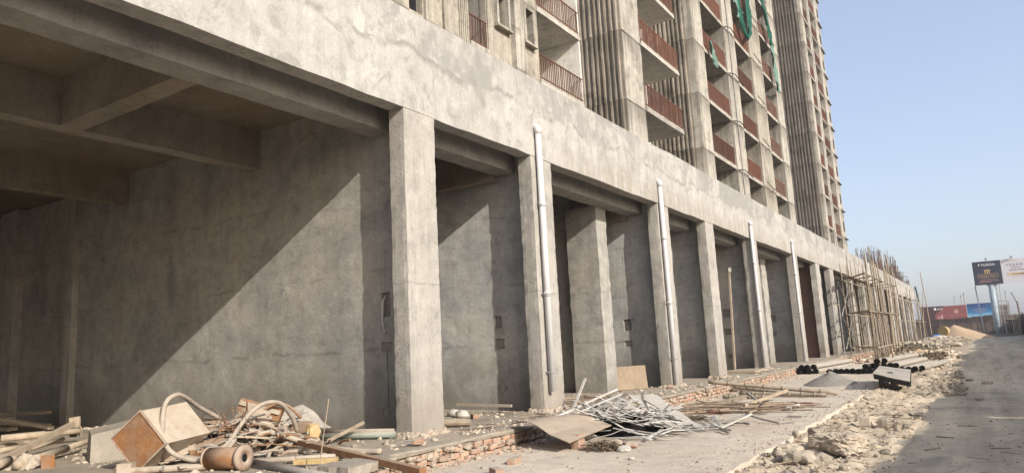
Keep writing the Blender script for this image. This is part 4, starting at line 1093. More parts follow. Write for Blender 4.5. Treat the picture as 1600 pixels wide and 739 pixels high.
hb = thing('site_hoarding', (0, HY + .3, -1.7), 'blue sky hoarding with white cloud print beside the billboard pole', 'hoarding')
k = NT('blue_cloud_print'); k.set(.5); X_, Y_, Z_ = k.xyz()
zz = k.math('ADD', k.math('DIVIDE', k.math('SUBTRACT', Z_, 1.4), 2.9), k.math('MULTIPLY', k.math('SUBTRACT', k.noise(1.0, 4, .6, vec=k.mapped((.5, 1, 1.3))), .5), .35))
k.color(k.ramp(zz, [(0.05, (.55, .62, .66)), (.22, (.18, .40, .55)), (.45, (.035, .16, .36)), (.9, (.03, .06, .17))]))
pb = part('blue_panel', MB().box(-2.2, 2.05, HY + .02, HY + .25, .2, 4.2), k.m, hb)
part('small_print', MB().box(-1.3, .8, HY, HY + .012, 3.1, 3.17).box(-1.0, .5, HY, HY + .012, 2.75, 2.81), P_PINK, pb)
for x in (-1.8, 0, 1.8): part('post', MB().box(x - .06, x + .06, HY + .26, HY + .38, -1.75, 4.0), M['steelgrey'], hb)
t = thing('steel_tank_frame', (3.0, HY, -1.7), 'dark steel frame shed between the blue hoarding and the gate', 'frame')
for x in (2.15, 4.1): part('post', MB().box(x - .08, x + .08, HY, HY + .16, -1.75, 4.25), M['steelgrey'], t)
for z in (1.9, 2.5, 3.1, 3.6, 4.2): part('rail', MB().box(2.23, 4.02, HY + .02, HY + .12, z, z + .14), M['steelgrey'], t)
part('cladding', MB().box(2.24, 4.01, HY + .3, HY + .4, -1.7, 3.55), M['greyobj'], t)
for x, y, h, lab in ((-3.95, 158, 5.9, 'leftmost of the thin poles rising behind the maroon hoarding'), (-2.9, 158, 6.0, 'middle thin pole rising behind the maroon hoarding'), (-2.45, 159, 6.4, 'thin pole with a small head, nearest the blue hoarding'), (4.0, 158, 6.2, 'thin pole standing behind the dark steel frame shed')):
    single('thin_pole', MB().tube([(x, y, -1.7), (x - .05, y, h)], .08, 6).box(x - .15, x + .1, y - .1, y + .1, h - .2, h), M['steelgrey'], (x, y, -1.7), lab, 'pole')
single('lamp_pole', MB().tube([(-.02, 138, -1.7), (-.4, 138, 6.55)], .09, 8), M['bluegrey'], (0, 138, -1.7), 'slender leaning pole in front of the blue hoarding under the billboard', 'pole', smooth=True)
single('far_hut', MB().box(4.6, 7.5, 163, 165, -1.7, 1.9).box(4.4, 7.7, 162.8, 165.2, 1.91, 2.1), M['greyobj'], (6, 164, -1.7), 'low grey hut beyond the gate at the end of the road', 'hut')
# sand heap, mixer drum, sacks
def heap(name, cx, cy, rx, ry, h, mat, z0, label, cat, seed, n=26, rough_=.08, skew=0):
    g = MB(); g.v.append((cx + skew, cy, z0 + h))
    for i in range(1, 13):
        t_ = i / 12
        for j in range(n):
            a = 2 * math.pi * j / n; rr = t_ * (1 + .16 * noise.noise(Vector((math.cos(a), math.sin(a), seed))))
            x, y = cx + skew * (1 - t_) + rx * rr * math.cos(a), cy + ry * rr * math.sin(a)
            z = z0 + h * (1 - t_) ** 1.15 * (1 + rough_ * noise.noise(Vector((x * 1.7 / rx, y * 1.7 / ry, seed)))) + h * rough_ * .5 * noise.noise(Vector((x * 5 / rx, y * 5 / ry, seed))) * (1 - t_) - (.05 if i == 12 else 0)
            g.v.append((x, y, z))
    for j in range(n): g.f.append((0, 1 + j, 1 + (j + 1) % n))
    for i in range(11):
        for j in range(n):
            a, b = 1 + i * n + j, 1 + i * n + (j + 1) % n; g.f.append((a, a + n, b + n, b))
    return single(name, g, mat, (cx, cy, z0), label, cat, smooth=True)
heap('sand_pile', -2.6, 127, 4.6, 7, 2.25, M['sand'], -1.72, 'large orange sand pile in front of the end fence', 'sand pile', 3, skew=-1.2)
t = thing('mixer_drum', (-5.3, 122, -1.6), 'yellow concrete mixer drum lying beside the sand pile', 'mixer')
part('drum', MB().pipe((-5.0, 121, -.35), (-4.75, 121.9, -.3), .62, .52, 16, .3), M['sand'], t, True)
part('mouth_shade_disc', MB().tube([(-4.97, 121.12, -.35), (-4.95, 121.2, -.345)], .54, 16), M['dark'], t)  # near-black disc paints the shaded inside of the drum
part('rim', MB().pipe((-5.05, 120.9, -.36), (-5.0, 121.0, -.35), .74, .55, 16, .02), M['yellow'], t)
part('stand', MB().bar((-5.4, 121.4, -1.6), (-4.9, 121.6, -.8), .12).bar((-4.3, 121.4, -1.6), (-4.5, 122, -.8), .12), M['yellow'], t)
def lump(c, r, seed, sq=.6, el=1.0):
    g = MB(); nu, nv = 12, 8
    for i in range(nv + 1):
        for j in range(nu):
            th, ph = math.pi * i / nv, 2 * math.pi * j / nu
            p = Vector((math.sin(th) * math.cos(ph), math.sin(th) * math.sin(ph), math.cos(th)))
            k_ = r * (1 + .28 * noise.noise(p * 1.6 + Vector((seed, 0, 0))) + .12 * noise.noise(p * 4 + Vector((0, seed, 0))))
            g.v.append((c[0] + p.x * k_ * el, c[1] + p.y * k_, c[2] + p.z * k_ * sq))
    for i in range(nv):
        for j in range(nu):
            a, b = i * nu + j, i * nu + (j + 1) % nu; g.f.append((a, a + nu, b + nu, b))
    return g
for i, (x, y, z, r, m_, lab) in enumerate(((-5.3, 108, -1.2, .75, 'bluebag', 'blue plastic sheet bundle at the foot of the yellow mixer'), (-4.5, 106, -1.25, .6, 'plast_w', 'white sack right of the blue bundle by the sand pile'), (-5.0, 103, -1.3, .7, 'plast_w', 'big white sack in front of the blue bundle'), (-4.95, 66.5, -1.25, .48, 'plast_w', 'white sack standing at the end of the bamboo scaffold'))):
    single('sack', lump((x, y, z), r, i * 3.1, .7), M[m_], (x, y, z - r * .6), lab, 'sack', smooth=True)

# ================================================================== THINGS ON THE APRON, MIDDLE DISTANCE
heap('cement_heap', -4.2, 24.4, .82, 1.55, .42, M['cement'], -1.51, 'small heap of grey cement on the apron', 'cement heap', 5, rough_=.25)
# long pipes stacked with open ends towards the plinth edge
rp = random.Random(8); pm = []
for L_ in (6.0,):
    g = MB().pipe((0, 0, 0), (0, L_, 0), .088, .078, 12, 1.0); me = g.mesh('long_pipe', M['pipegrey'], (0, 0, 0), False); me.materials.append(M['black'])
    for p_ in me.polygons:
        c_ = p_.center; rr_ = math.hypot(c_.x, c_.z)
        if rr_ < .082 or (rr_ < .084): p_.material_index = 1  # inner faces turned black: shade inside the pipe as colour
collar = MB().pipe((0, -.02, 0), (0, .16, 0), .098, .078, 12, .01).mesh('black_socket', M['black'])
def long_pipe(x, y, z, a, group, lab):
    o = bpy.data.objects.new('long_pipe', me); COL.objects.link(o); o.location = (x, y, z); o.rotation_euler = (0, 0, a)
    o['label'] = lab; o['category'] = 'pipe'; o['group'] = group
    inst('black_socket', collar, o, (0, 0, 0))
for i in range(4): long_pipe(-6.42 + i * .205, 30.6 + rp.uniform(-.15, .15), -1.405, -.09, 'small bundle of long pipes nearest the plinth', 'long grey pipe with black open end in the small bundle nearest the plinth')
for i in range(3): long_pipe(-6.31 + i * .205, 30.7 + rp.uniform(-.15, .15), -1.23, -.09, 'small bundle of long pipes nearest the plinth', 'long grey pipe with black open end in the small bundle nearest the plinth')
for i in range(5): long_pipe(-5.22 + i * .2, 30.3 + rp.uniform(-.2, .2), -1.405, -.10, 'long pipes stacked on the apron', 'long grey pipe with black open end in the larger stack on the apron')
for i in range(11): long_pipe(-4.15 + i * .2, 30.0 + rp.uniform(-.35, .35) + i * .08, -1.405, -.11 + rp.uniform(-.01, .01), 'long pipes stacked on the apron', 'long grey pipe with black open end in the larger stack on the apron')
for i in range(6): long_pipe(-3.9 + i * .2, 30.1 + rp.uniform(-.3, .3), -1.235, -.11 + rp.uniform(-.01, .01), 'second row of long pipes', 'long grey pipe in the second row of the larger stack on the apron')
for i in range(2): long_pipe(-3.5 + i * .2, 30.2 + rp.uniform(-.3, .3), -1.065, -.11, 'topmost pair of long pipes', 'one of the two topmost pipes on the larger stack on the apron')
# tilted panel on the verge edge
t = thing('tilted_panel', (-2.2, 22.5, -1.5), 'big dusty flat panel propped at a tilt on the verge edge, its shaded edge coloured black', 'panel')
NL, NR_, FR, FL = (-2.62, 21.4, -1.06), (-1.80, 21.6, -1.30), (-2.02, 25.0, -1.16), (-2.86, 25.0, -1.02)
part('top_skin', MB().sheet((NL, NR_, FR, FL), 8, 8, .02, lambda u, v: (0, 0, .012 * noise.noise(Vector((u * 3, v * 4, 0))))), M['panel'], t)
dn = Vector((0, 0, -.15))
part('frame', MB().hexa([Vector(p) + dn for p in (NL, NR_, FR, FL)], [Vector(p) + Vector((0, 0, -.024)) for p in (NL, NR_, FR, FL)]), M['black'], t)  # black colour stands for shade on the near edge and underside
part('foot', MB().box(-2.52, -2.40, 21.45, 21.62, -1.52, -1.20).box(-2.4, -2.0, 21.5, 21.58, -1.5, -1.42), M['black'], t)
# bamboo poles on the apron
for a, b, r_, lab in (((-6.35, 19.2, -1.08), (-3.25, 19.55, -1.43), .05, 'long bamboo pole with one end resting up on the plinth edge'), ((-5.6, 19.35, -1.40), (-3.45, 19.2, -1.45), .05, 'bamboo pole lying flat in front of the long pole'), ((-6.0, 20.3, -1.3), (-4.6, 19.7, -1.42), .045, 'shorter bamboo pole crossing behind the long pole'), ((-5.9, 18.9, -1.45), (-4.7, 18.75, -1.45), .045, 'short bamboo pole lying nearest the stick pile')):
    a, b = Vector(a), Vector(b); g = MB(); n_ = 14
    g.tube([a.lerp(b, i / n_) for i in range(n_ + 1)], r_, 8)
    o = single('bamboo_pole', g, M['bamboo'], a, lab, 'pole', smooth=True)
    k_ = MB()
    for i in range(1, 7):
        p = a.lerp(b, i / 7 + .02); d_ = (b - a).normalized(); k_.tube([p - d_ * .02, p + d_ * .02], r_ * 1.22, 8)
    part('node_rings', k_, M['bamboo'], o, True)
t = thing('steel_peg', (-6.0, 20.6, -1.5), 'thin rusty peg standing in front of the plinth at the bamboo pole end', 'peg')
part('shaft', MB().tube([(-6.5, 20.3, -1.5), (-6.52, 20.2, -1.0)], .014, 5), M['wire'], t)
single('steel_peg', MB().tube([(-3.1, 31.5, -1.5), (-3.12, 31.6, -.55)], .022, 5), M['wire'], (-3.1, 31.5, -1.5), 'rusty peg standing behind the tilted panel', 'peg')
single('white_bag', lump((-6.1, 21.6, -1.42), .3, 4.4, .4, 1.2), M['plast_w'], (-6.1, 21.6, -1.5), 'torn white bag at the foot of the plinth behind the bamboo poles', 'bag', smooth=True)

def tangle(c, rx, ry, h, n, seed, L=.3, r0=.006):
    r_ = random.Random(seed); g = MB()
    for _ in range(n):
        q = math.sqrt(r_.random()); a = r_.random() * 6.28; x, y = c[0] + rx * q * math.cos(a), c[1] + ry * q * math.sin(a)
        z = c[2] + h * (1 - q * q) * r_.random() + r0; th = r_.random() * 6.28; l = L * r_.uniform(.5, 1.3); bz = r_.uniform(-.3, .5) * l * min(1, h * 4)
        pts = [(x, y, z), (x + math.cos(th) * l * .5, y + math.sin(th) * l * .5, max(c[2] + r0, z + bz)), (x + math.cos(th + r_.uniform(-1, 1)) * l, y + math.sin(th + r_.uniform(-1, 1)) * l, max(c[2] + r0, z + bz * .3))]
        g.tube(pts, r0 * r_.uniform(.6, 1.5), 4)
    return g
# stick pile
rs = random.Random(31)
def sticks(n, cx, cy, rx, ry, L0, L1, r0, r1, zb, hump, name, label, cat, group, mat='stick', ang=None, bend=.05, seg=4):
    for i in range(n):
        q = math.sqrt(rs.random()); a = rs.random() * 6.28; x, y = cx + rx * q * math.cos(a), cy + ry * q * math.sin(a)
        L_ = rs.uniform(L0, L1); th = rs.gauss(ang[0], ang[1]) if ang else rs.random() * 3.14; r_ = rs.uniform(r0, r1)
        zc = zb + r_ + hump * (1 - q) * rs.random(); tl = rs.uniform(-.06, .06) * (2 if hump > .2 else 1)
        d = Vector((math.cos(th), math.sin(th), tl)); sd = Vector((-d.y, d.x, 0)); bd = rs.uniform(-bend, bend) * L_
        zc = max(zc, zb + r_ + abs(tl) * L_ / 2)
        pts = [Vector((x, y, zc)) + d * (L_ * (k_ / seg - .5)) + sd * bd * math.sin(math.pi * k_ / seg) for k_ in range(seg + 1)]
        g = MB().tube(pts, r_, 5, r2=r_ * .7)
        ln_ = 'short' if L_ < L0 + (L1 - L0) * .33 else 'long' if L_ > L0 + (L1 - L0) * .67 else 'middling'
        wh = 'near edge' if y < cy - .4 * ry else 'far edge' if y > cy + .4 * ry else 'plinth side' if x < cx else 'road side'
        if n > 20: single(name, g, M[mat], pts[0], ln_ + ' ' + label + ', ' + wh, cat, ln_ + ' ' + group + ', ' + wh)
        else: single(name, g, M[mat], pts[0], label, cat, group)
sticks(70, -4.55, 16.1, 1.05, 1.2, .5, 1.5, .008, .024, -1.5, .14, 'stick', 'dry stick in the flat pile by the bamboo poles', 'stick', 'sticks in the flat pile on the apron', ang=(.25, .45))
sticks(26, -5.75, 15.8, .5, 2.0, .5, 1.4, .008, .02, -1.5, .06, 'stick', 'dry stick strewn between the scrap heap and the stick pile', 'stick', 'sticks strewn beside the scrap heap', ang=(.15, .35))
for a, b, r_, m_, lab, cat in (
    ((-5.35, 16.6, -1.44), (-5.0, 17.7, -1.36), .05, 'bamboo', 'short thick bamboo stub beside the stick pile', 'bamboo'),
    ((-4.75, 17.0, -1.20), (-4.15, 16.0, -1.42), .02, 'steelgrey', 'dark bar lying diagonally on top of the stick pile', 'bar'),
    ((-4.5, 15.8, -1.40), (-3.95, 17.4, -1.2), .03, 'timber', 'pale stick lying across the stick pile', 'stick'),
    ((-3.75, 16.2, -1.46), (-3.5, 16.4, -1.44), .03, 'plast_w', 'small white offcut at the end of the stick pile', 'offcut')):
    single('stick', MB().bar(a, b, r_ * 2), M[m_], a, lab, cat)
single('net_scrap', tangle((-5.0, 15.2, -1.5), .4, .3, .07, 90, 7, .22, .006), M['redbits'], (-5, 15.2, -1.5), 'dark red tangle of netting at the left of the stick pile', 'netting')
single('net_scrap', tangle((-3.7, 17.2, -1.5), .25, .2, .05, 36, 8, .2, .006), M['redbits'], (-3.7, 17.2, -1.5), 'small reddish scrap at the far end of the stick pile', 'netting')
wires = [([(-4.75, 13.25, -1.46), (-4.2, 13.4, -1.44), (-3.95, 13.9, -1.38), (-3.6, 13.6, -1.44), (-3.2, 13.25, -1.47), (-3.0, 13.55, -1.47)], .016, 'long bent strip zigzagging on the apron'),
         ([(-4.85, 13.0, -1.46), (-4.3, 13.0, -1.45), (-3.75, 13.05, -1.45), (-3.62, 12.95, -1.46)], .022, 'nearly straight dark strip below the zigzag strip'),
         ([(-4.6, 12.3, -1.46), (-4.15, 12.4, -1.45), (-3.7, 12.15, -1.47)], .018, 'short dark strip lying nearest the road side'),
         ([(-4.35, 12.0, -1.46), (-3.9, 12.15, -1.45), (-3.62, 11.75, -1.47)], .02, 'twisted strip lying left of the short dark strip'),
         ([(-3.3, 14.4, -1.47), (-3.05, 14.35, -1.47)], .018, 'tiny metal offcut on the clean part of the apron'),
         ([(-3.25, 14.5, -1.3), (-3.28, 14.45, -1.48), (-3.0, 14.6, -1.48)], .014, 'small bent hook standing on the clean part of the apron')]
for pts, r_, lab in wires: single('metal_strip', MB().tube(pts, r_, 5), M['steelgrey'], pts[0], lab, 'strip')
single('white_batten', MB().bar((-3.95, 12.35, -1.46), (-3.62, 13.1, -1.30), .05, .02), M['plast_w'], (-3.95, 12.35, -1.47), 'short white batten standing across the dark strips', 'batten')
single('shrub_cutting', tangle((-4.75, 13.35, -1.5), .28, .15, .14, 110, 9, .22, .006), M['dryveg'], (-4.75, 13.35, -1.5), 'dark dry tuft at the end of the zigzag strip', 'tuft')

# ------------------------------------------------------------------ heap of pale metal strips
rs = random.Random(77)
def heap_z(x, y):
    q = ((x + 5.45) / .95) ** 2 + ((y - 11.7) / 1.35) ** 2
    return -1.5 + .36 * max(0, 1 - q)
for i in range(120):
    q = rs.random() ** .6; a = rs.random() * 6.28; x, y = -5.3 + .95 * q * math.cos(a), 11.55 + 1.3 * q * math.sin(a)
    L_ = rs.uniform(.35, 1.1); th = rs.gauss(.55, .75); w = rs.uniform(.028, .07)
    zc = heap_z(x, y) + rs.uniform(.0, .16)
    d = Vector((math.cos(th), math.sin(th), rs.uniform(-.75, .75) * (.25 + 1.6 * (zc + 1.5)))); d.normalize(); sd = Vector((-d.y, d.x, 0)).normalized(); up_ = d.cross(sd) * -1
    k1 = rs.uniform(-.7, .7); pts = []
    for k_ in range(5):
        s_ = k_ / 4 - .5
        p = Vector((x, y, zc)) + d * (L_ * s_) + sd * (k1 * L_ * s_ * s_) + Vector((0, 0, rs.uniform(-.03, .03)))
        p.z = max(p.z, heap_z(p.x, p.y) + .012); pts.append(p)
    g = MB()
    for k_ in range(4): g.bar(pts[k_], pts[k_ + 1], w, .009)
    wh = 'at the crown' if q < .45 else ('on the plinth side' if x < -5.7 else 'on the road side' if x > -4.9 else 'on the near side' if y < 11.5 else 'on the far side')
    ln_ = 'short' if L_ < .55 else 'medium' if L_ < .85 else 'long'
    single('metal_strip', g, M['alu'], pts[0], ln_ + ' thin pale strip ' + wh + ' of the tangled scrap heap', 'strip', ln_ + ' strips ' + wh + ' of the scrap heap')
def corr(u, v, nw, amp): return amp * math.sin(u * nw * 2 * math.pi)
def add_corr(name, P, nw, amp, label, mat='sheet'):
    n_ = (Vector(P[1]) - Vector(P[0])).cross(Vector(P[3]) - Vector(P[0])).normalized()
    return single(name, MB().sheet(P, nw * 6, 4, .006, lambda u, v: n_ * (corr(u, v, nw, amp) + .03 * noise.noise(Vector((u * 2, v * 2, 3))))), M[mat], P[0], label, 'sheet')
add_corr('metal_sheet', [(-5.72, 12.6, -.90), (-5.42, 13.3, -.98), (-4.28, 12.25, -1.43), (-4.82, 11.85, -1.36)], 1, .01, 'plain pale metal sheet sloping down the right side of the scrap heap')
add_corr('corrugated_sheet', [(-6.25, 11.2, -1.16), (-5.82, 12.45, -.86), (-5.52, 12.1, -.94), (-5.75, 10.95, -1.14)][::-1], 5, .022, 'ribbed pale sheet leaning on the left side of the scrap heap')
add_corr('corrugated_sheet', [(-5.15, 13.75, -1.46), (-4.6, 14.25, -1.46), (-3.98, 12.6, -1.46), (-4.3, 12.2, -1.46)], 4, .01, 'flat ribbed pale sheet lying on the apron right of the scrap heap')
for a, b, lab in (((-6.35, 10.7, -1.18), (-5.75, 12.2, -.78), 'pale batten leaning up on the left of the scrap heap'), ((-6.25, 10.9, -1.2), (-5.62, 12.1, -.86), 'second pale batten leaning beside the ribbed sheet'), ((-6.9, 12.6, -1.18), (-6.85, 13.1, -.62), 'thin white lath leaning on the pipe column')):
    single('batten', MB().bar(a, b, .05, .025), M['alu'], a, lab, 'batten')
single('heap_shade', lump((-5.5, 11.9, -1.44), .62, 5.5, .42, 1.2), M['black'], (-5.5, 11.9, -1.5), 'black lump standing in for the shade under the tangled scrap heap', 'shade filler')  # black lump added where the heap's hollow is only in shade
# rusty folded sheet bridging the plinth edge
g = MB(); A, B, C_, D_ = (-6.62, 9.95, -1.16), (-6.05, 10.85, -1.10), (-5.25, 10.85, -1.20), (-5.22, 9.35, -1.28)
g.sheet([A, D_, C_, B], 10, 8, .012, lambda u, v: (0, 0, .10 * math.sin(math.pi * min(1, u * 1.5)) * (1 - .4 * v) - .16 * max(0, u - .62) + .015 * noise.noise(Vector((u * 4, v * 4, 1)))))
single('rusty_sheet', g, M['rustdust'], A, 'bent rusty steel sheet jutting out from the plinth edge', 'sheet')
single('rusty_sheet_support', MB().rough(-5.42, -5.28, 9.75, 9.98, -1.52, -1.28, cell=.08, amp=.01, edge=.02), M['brick'], (-5.35, 9.85, -1.5), 'reddish brick standing under the corner of the bent rusty sheet', 'brick')
single('debris_tuft', tangle((-4.95, 9.85, -1.5), .30, .20, .12, 260, 10, .13, .007), M['dryveg'], (-4.95, 9.85, -1.5), 'dark dry tangle of fibre in front of the scrap heap', 'tuft')
for i, (x, y, r, m_, lab) in enumerate(((-4.62, 10.1, .10, 'brick', 'broken red brick lump in front of the scrap heap'), (-4.55, 9.75, .09, 'plast_w', 'white crumpled wrapper in front of the scrap heap'), (-4.95, 10.3, .10, 'cream', 'pale crumpled paper beside the dark tangle of fibre'), (-4.15, 9.1, .035, 'plast_w', 'small white chip on the apron nearer than the scrap heap'))):
    single('crumpled_scrap', lump((x, y, -1.5 + r * .4), r, i * 2.2 + 1, .55, 1.3), M[m_], (x, y, -1.5), lab, 'scrap')

# ================================================================== SCRAP PILE IN THE FIRST BAY
FZ = -1.2
# open steel box tipped on its corner
p0, p1, p2, p3 = Vector((-8.74, 4.99, -1.21)), Vector((-8.98, 4.80, -.80)), Vector((-8.60, 4.93, -.48)), Vector((-8.36, 5.12, -.88))
ax = Vector((-.10, .66, .05)); 
t = thing('steel_box', p0, 'rusty square steel box with dusty cream sides tipped up on one corner', 'box')
c_ = (p0 + p1 + p2 + p3) / 4
F = [p0, p1, p2, p3]; Bk = [p + ax for p in F]
part('rusty_face', MB().sheet(F[::-1], 6, 6, .012, lambda u, v: (0, 0, .006 * noise.noise(Vector((u * 4, v * 4, 2))))), M['rust'], t)
Fi = [p + ax.normalized() * .013 for p in F]
part('side_walls', MB().add(Fi + Bk, [(0, 4, 5, 1), (1, 5, 6, 2), (2, 6, 7, 3), (3, 7, 4, 0), (4, 7, 6, 5)]), M['cream'], t)
g = MB()
for i in range(4): g.bar(F[i], F[(i + 1) % 4], .03, .02)
part('edge_flange', g, M['rustdust'], t)
single('pale_carton', MB().hexa([(-10.85, 5.45, -1.21), (-10.35, 5.25, -1.21), (-10.0, 5.9, -1.21), (-10.5, 6.15, -1.21)], [(-10.9, 5.5, -.80), (-10.4, 5.28, -.84), (-10.05, 5.95, -.70), (-10.55, 6.2, -.66)]), M['dustboard'], (-10.4, 5.7, -1.2), 'pale dusty carton behind the tipped rusty box', 'carton')
def curve_pts(P, n=6):
    P = [Vector(p) for p in P]; out = []
    Q = [P[0] * 2 - P[1]] + P + [P[-1] * 2 - P[-2]]
    for i in range(1, len(Q) - 2):
        a, b, c, d = Q[i - 1:i + 3]
        for k_ in range(n):
            t_ = k_ / n
            out.append(.5 * ((2 * b) + (c - a) * t_ + (2 * a - 5 * b + 4 * c - d) * t_ * t_ + (3 * b - a - 3 * c + d) * t_ ** 3))
    out.append(P[-1]); return out
def hose(P, r_, lab, mat='hose', nm='hose', cat='hose', n=8, ring=False):
    pts = curve_pts(P); o = single(nm, MB().tube(pts, r_, n), M[mat], pts[0], lab, cat, smooth=True)
    return o
hose([(-9.06, 6.35, -.73), (-8.94, 5.92, -.52), (-8.70, 5.55, -.36), (-8.58, 5.35, -.33), (-8.53, 5.20, -.42), (-8.50, 5.15, -.65), (-8.42, 5.14, -.88), (-8.30, 5.22, -1.03), (-8.05, 5.36, -1.10), (-7.93, 5.58, -1.04), (-8.06, 5.85, -.92)], .030, 'thick dusty hose looping tall over the edge of the tipped rusty box')
hose([(-8.0, 6.12, -.98), (-8.0, 5.86, -1.06), (-8.25, 5.60, -1.10), (-8.70, 5.62, -.96), (-9.0, 5.94, -.82), (-8.86, 6.30, -.80), (-8.4, 6.3, -.88), (-8.1, 6.1, -.99)], .015, 'thin hose coiled in a flat ring beside the tipped rusty box')
hose([(-8.12, 5.55, -1.08), (-8.06, 5.75, -.95), (-8.06, 6.02, -.66), (-8.04, 6.25, -.52), (-8.03, 6.52, -.53), (-8.12, 6.80, -.75), (-8.2, 6.95, -.95)], .029, 'pale hose arching over the right half of the scrap pile')
hose([(-8.35, 6.0, -.98), (-8.10, 6.40, -.90), (-7.98, 6.61, -.98), (-7.56, 6.79, -1.12), (-6.93, 6.90, -1.17), (-6.62, 6.95, -1.17)], .036, 'dusty pipe bending down from the scrap pile towards the plinth edge', 'hose', 'pipe', 'pipe')
hose([(-8.45, 5.3, -1.16), (-8.2, 5.25, -1.14), (-7.95, 5.42, -1.16), (-7.9, 5.75, -1.17)], .018, 'thin hose end lying under the thick looped hose')
hose([(-8.95, 6.7, -.9), (-8.75, 6.9, -.62), (-8.55, 7.05, -.60), (-8.4, 7.2, -.8)], .02, 'small dark hoop sticking up at the back of the scrap pile', 'rust', 'hoop', 'hoop')
# cylinder with a bored end cap
t = thing('steel_cylinder', (-7.5, 5.4, -1.2), 'short rusty cylinder with a round hole in its pale end cap', 'cylinder')
a, b = Vector((-7.86, 5.37, -1.07)), Vector((-7.40, 5.46, -1.06)); dd = (b - a).normalized()
part('drum', MB().tube([a, b], .125, 20), M['rust'], t, True)
part('end_cap', MB().pipe(b + dd * .002, b + dd * .055, .145, .048, 20, .04), M['rustdust'], t, True)
part('end_cap', MB().pipe(a - dd * .03, a - dd * .002, .135, .06, 20, .01), M['rustdust'], t, True)
part('bore_shade_disc', MB().tube([b + dd * .020, b + dd * .046], .0475, 14), M['black'], t)  # black disc, the hole's shade put into its colour
# channel, boxes, beam and pipes
g = MB().bar((-8.47, 5.50, -1.03), (-8.40, 5.98, -.92), .20, .012, up=(.3, .0, 1)).bar((-8.40, 5.46, -1.08), (-8.33, 5.94, -.97), .012, .10).bar((-8.56, 5.54, -1.05), (-8.49, 6.02, -.93), .012, .10)
single('steel_channel', g, M['rust'], (-8.45, 5.7, -1.1), 'short brown steel channel lying inside the coiled hose', 'channel')
t = thing('wooden_crate', (-8.45, 7.3, -1.2), 'small dusty crate with a splintered orange end at the right of the scrap pile', 'crate')
part('body', MB().obox((-8.62, 7.17, -1.0), (.26, .17, .03), (.06, -.10, .02), (.02, -.03, .12)), M['rustdust'], t)
part('broken_end', MB().rough(-8.40, -8.22, 7.22, 7.42, -1.14, -.88, cell=.06, amp=.02, edge=.05), M['yellowish'], t)
single('steel_beam', MB().bar((-8.33, 6.85, -1.04), (-4.95, 5.80, -1.16), .085, .07), M['rust'], (-8.3, 6.9, -1.1), 'long rusty brown steel bar running from the scrap pile over the plinth edge', 'bar')
single('grey_pipe', MB().tube([(-7.45, 5.68, -1.15), (-5.9, 5.45, -1.2)], .04, 10), M['steelgrey'], (-7.4, 5.7, -1.2), 'blue grey steel pipe lying in front of the rusty cylinder', 'pipe', smooth=True)
single('grey_pipe', MB().tube([(-7.75, 5.62, -1.15), (-6.5, 6.55, -1.15)], .035, 10), M['hose'], (-7.7, 5.6, -1.2), 'dusty pipe lying behind the blue grey steel pipe', 'pipe', smooth=True)
single('grey_pipe', MB().tube([(-8.6, 4.75, -1.15), (-7.85, 5.28, -1.15)], .04, 10).obox((-8.6, 4.78, -1.13), (.06, .05, 0), (.05, -.06, 0), (0, 0, .07)), M['cream'], (-8.6, 4.7, -1.2), 'cream pipe with a square end block in front of the tipped rusty box', 'pipe')
single('yellow_batten', MB().obox((-6.75, 6.0, -1.15), (.22, .13, 0), (-.025, .04, 0), (0, 0, .03)), M['yellowish'], (-6.75, 6.0, -1.2), 'yellow batten lying between the grey pipe and the rusty bar', 'batten')
single('concrete_slab_piece', MB().rough(-6.35, -5.75, 5.55, 6.35, -1.22, -1.12, cell=.1, amp=.02, edge=.05), M['dustboard'], (-6, 5.9, -1.2), 'flat broken concrete slab piece at the plinth edge under the rusty bar', 'slab')
single('dusty_pipe', MB().tube([(-8.7, 7.75, -1.13), (-7.55, 8.25, -1.14)], .05, 10), M['greenpipe'], (-8.7, 7.7, -1.2), 'grey green pipe lying along the wall foot near the first column', 'pipe', smooth=True)
single('dusty_pipe', MB().tube([(-9.0, 8.15, -1.12), (-7.75, 8.45, -1.12)], .045, 10), M['hose'], (-9, 8.1, -1.2), 'dusty pale pipe behind the grey green pipe', 'pipe', smooth=True)
single('timber_stick', MB().bar((-8.25, 7.55, -1.16), (-7.9, 7.95, -.93), .05), M['timber'], (-8.2, 7.5, -1.2), 'short splintered stick leaning over the grey green pipe', 'stick')
single('thin_rod', MB().tube([(-6.45, 5.78, -1.2), (-6.34, 5.74, -.85), (-6.20, 5.70, -.42)], .006, 5), M['timber'], (-6.45, 5.8, -1.2), 'very thin upright rod standing in front of the rusty bar', 'rod')
g = MB().sheet([(-9.35, 7.25, -.80), (-8.55, 7.55, -.98), (-8.6, 7.95, -.92), (-9.3, 7.85, -.70)], 14, 8, .01, lambda u, v: (0, 0, .09 * math.sin(u * 5) * v + .05 * noise.noise(Vector((u * 4, v * 4, 0)))))
single('crumpled_sheet', g, M['greyobj'], (-9, 7.6, -1.2), 'grey crumpled sheet on the back right of the scrap pile', 'sheet')
t = thing('panel_box', (-9.0, 6.95, -1), 'dark open panel box with a pale strip on top of the scrap pile', 'box')
part('body', MB().obox((-8.98, 6.95, -.66), (.26, .16, -.09), (.05, -.06, .01), (.02, .03, .09)), M['rust'], t)
part('pale_strip', MB().obox((-8.93, 6.90, -.62), (.25, .155, -.09), (.02, -.03, 0), (.006, .01, .028)), M['cream'], t)
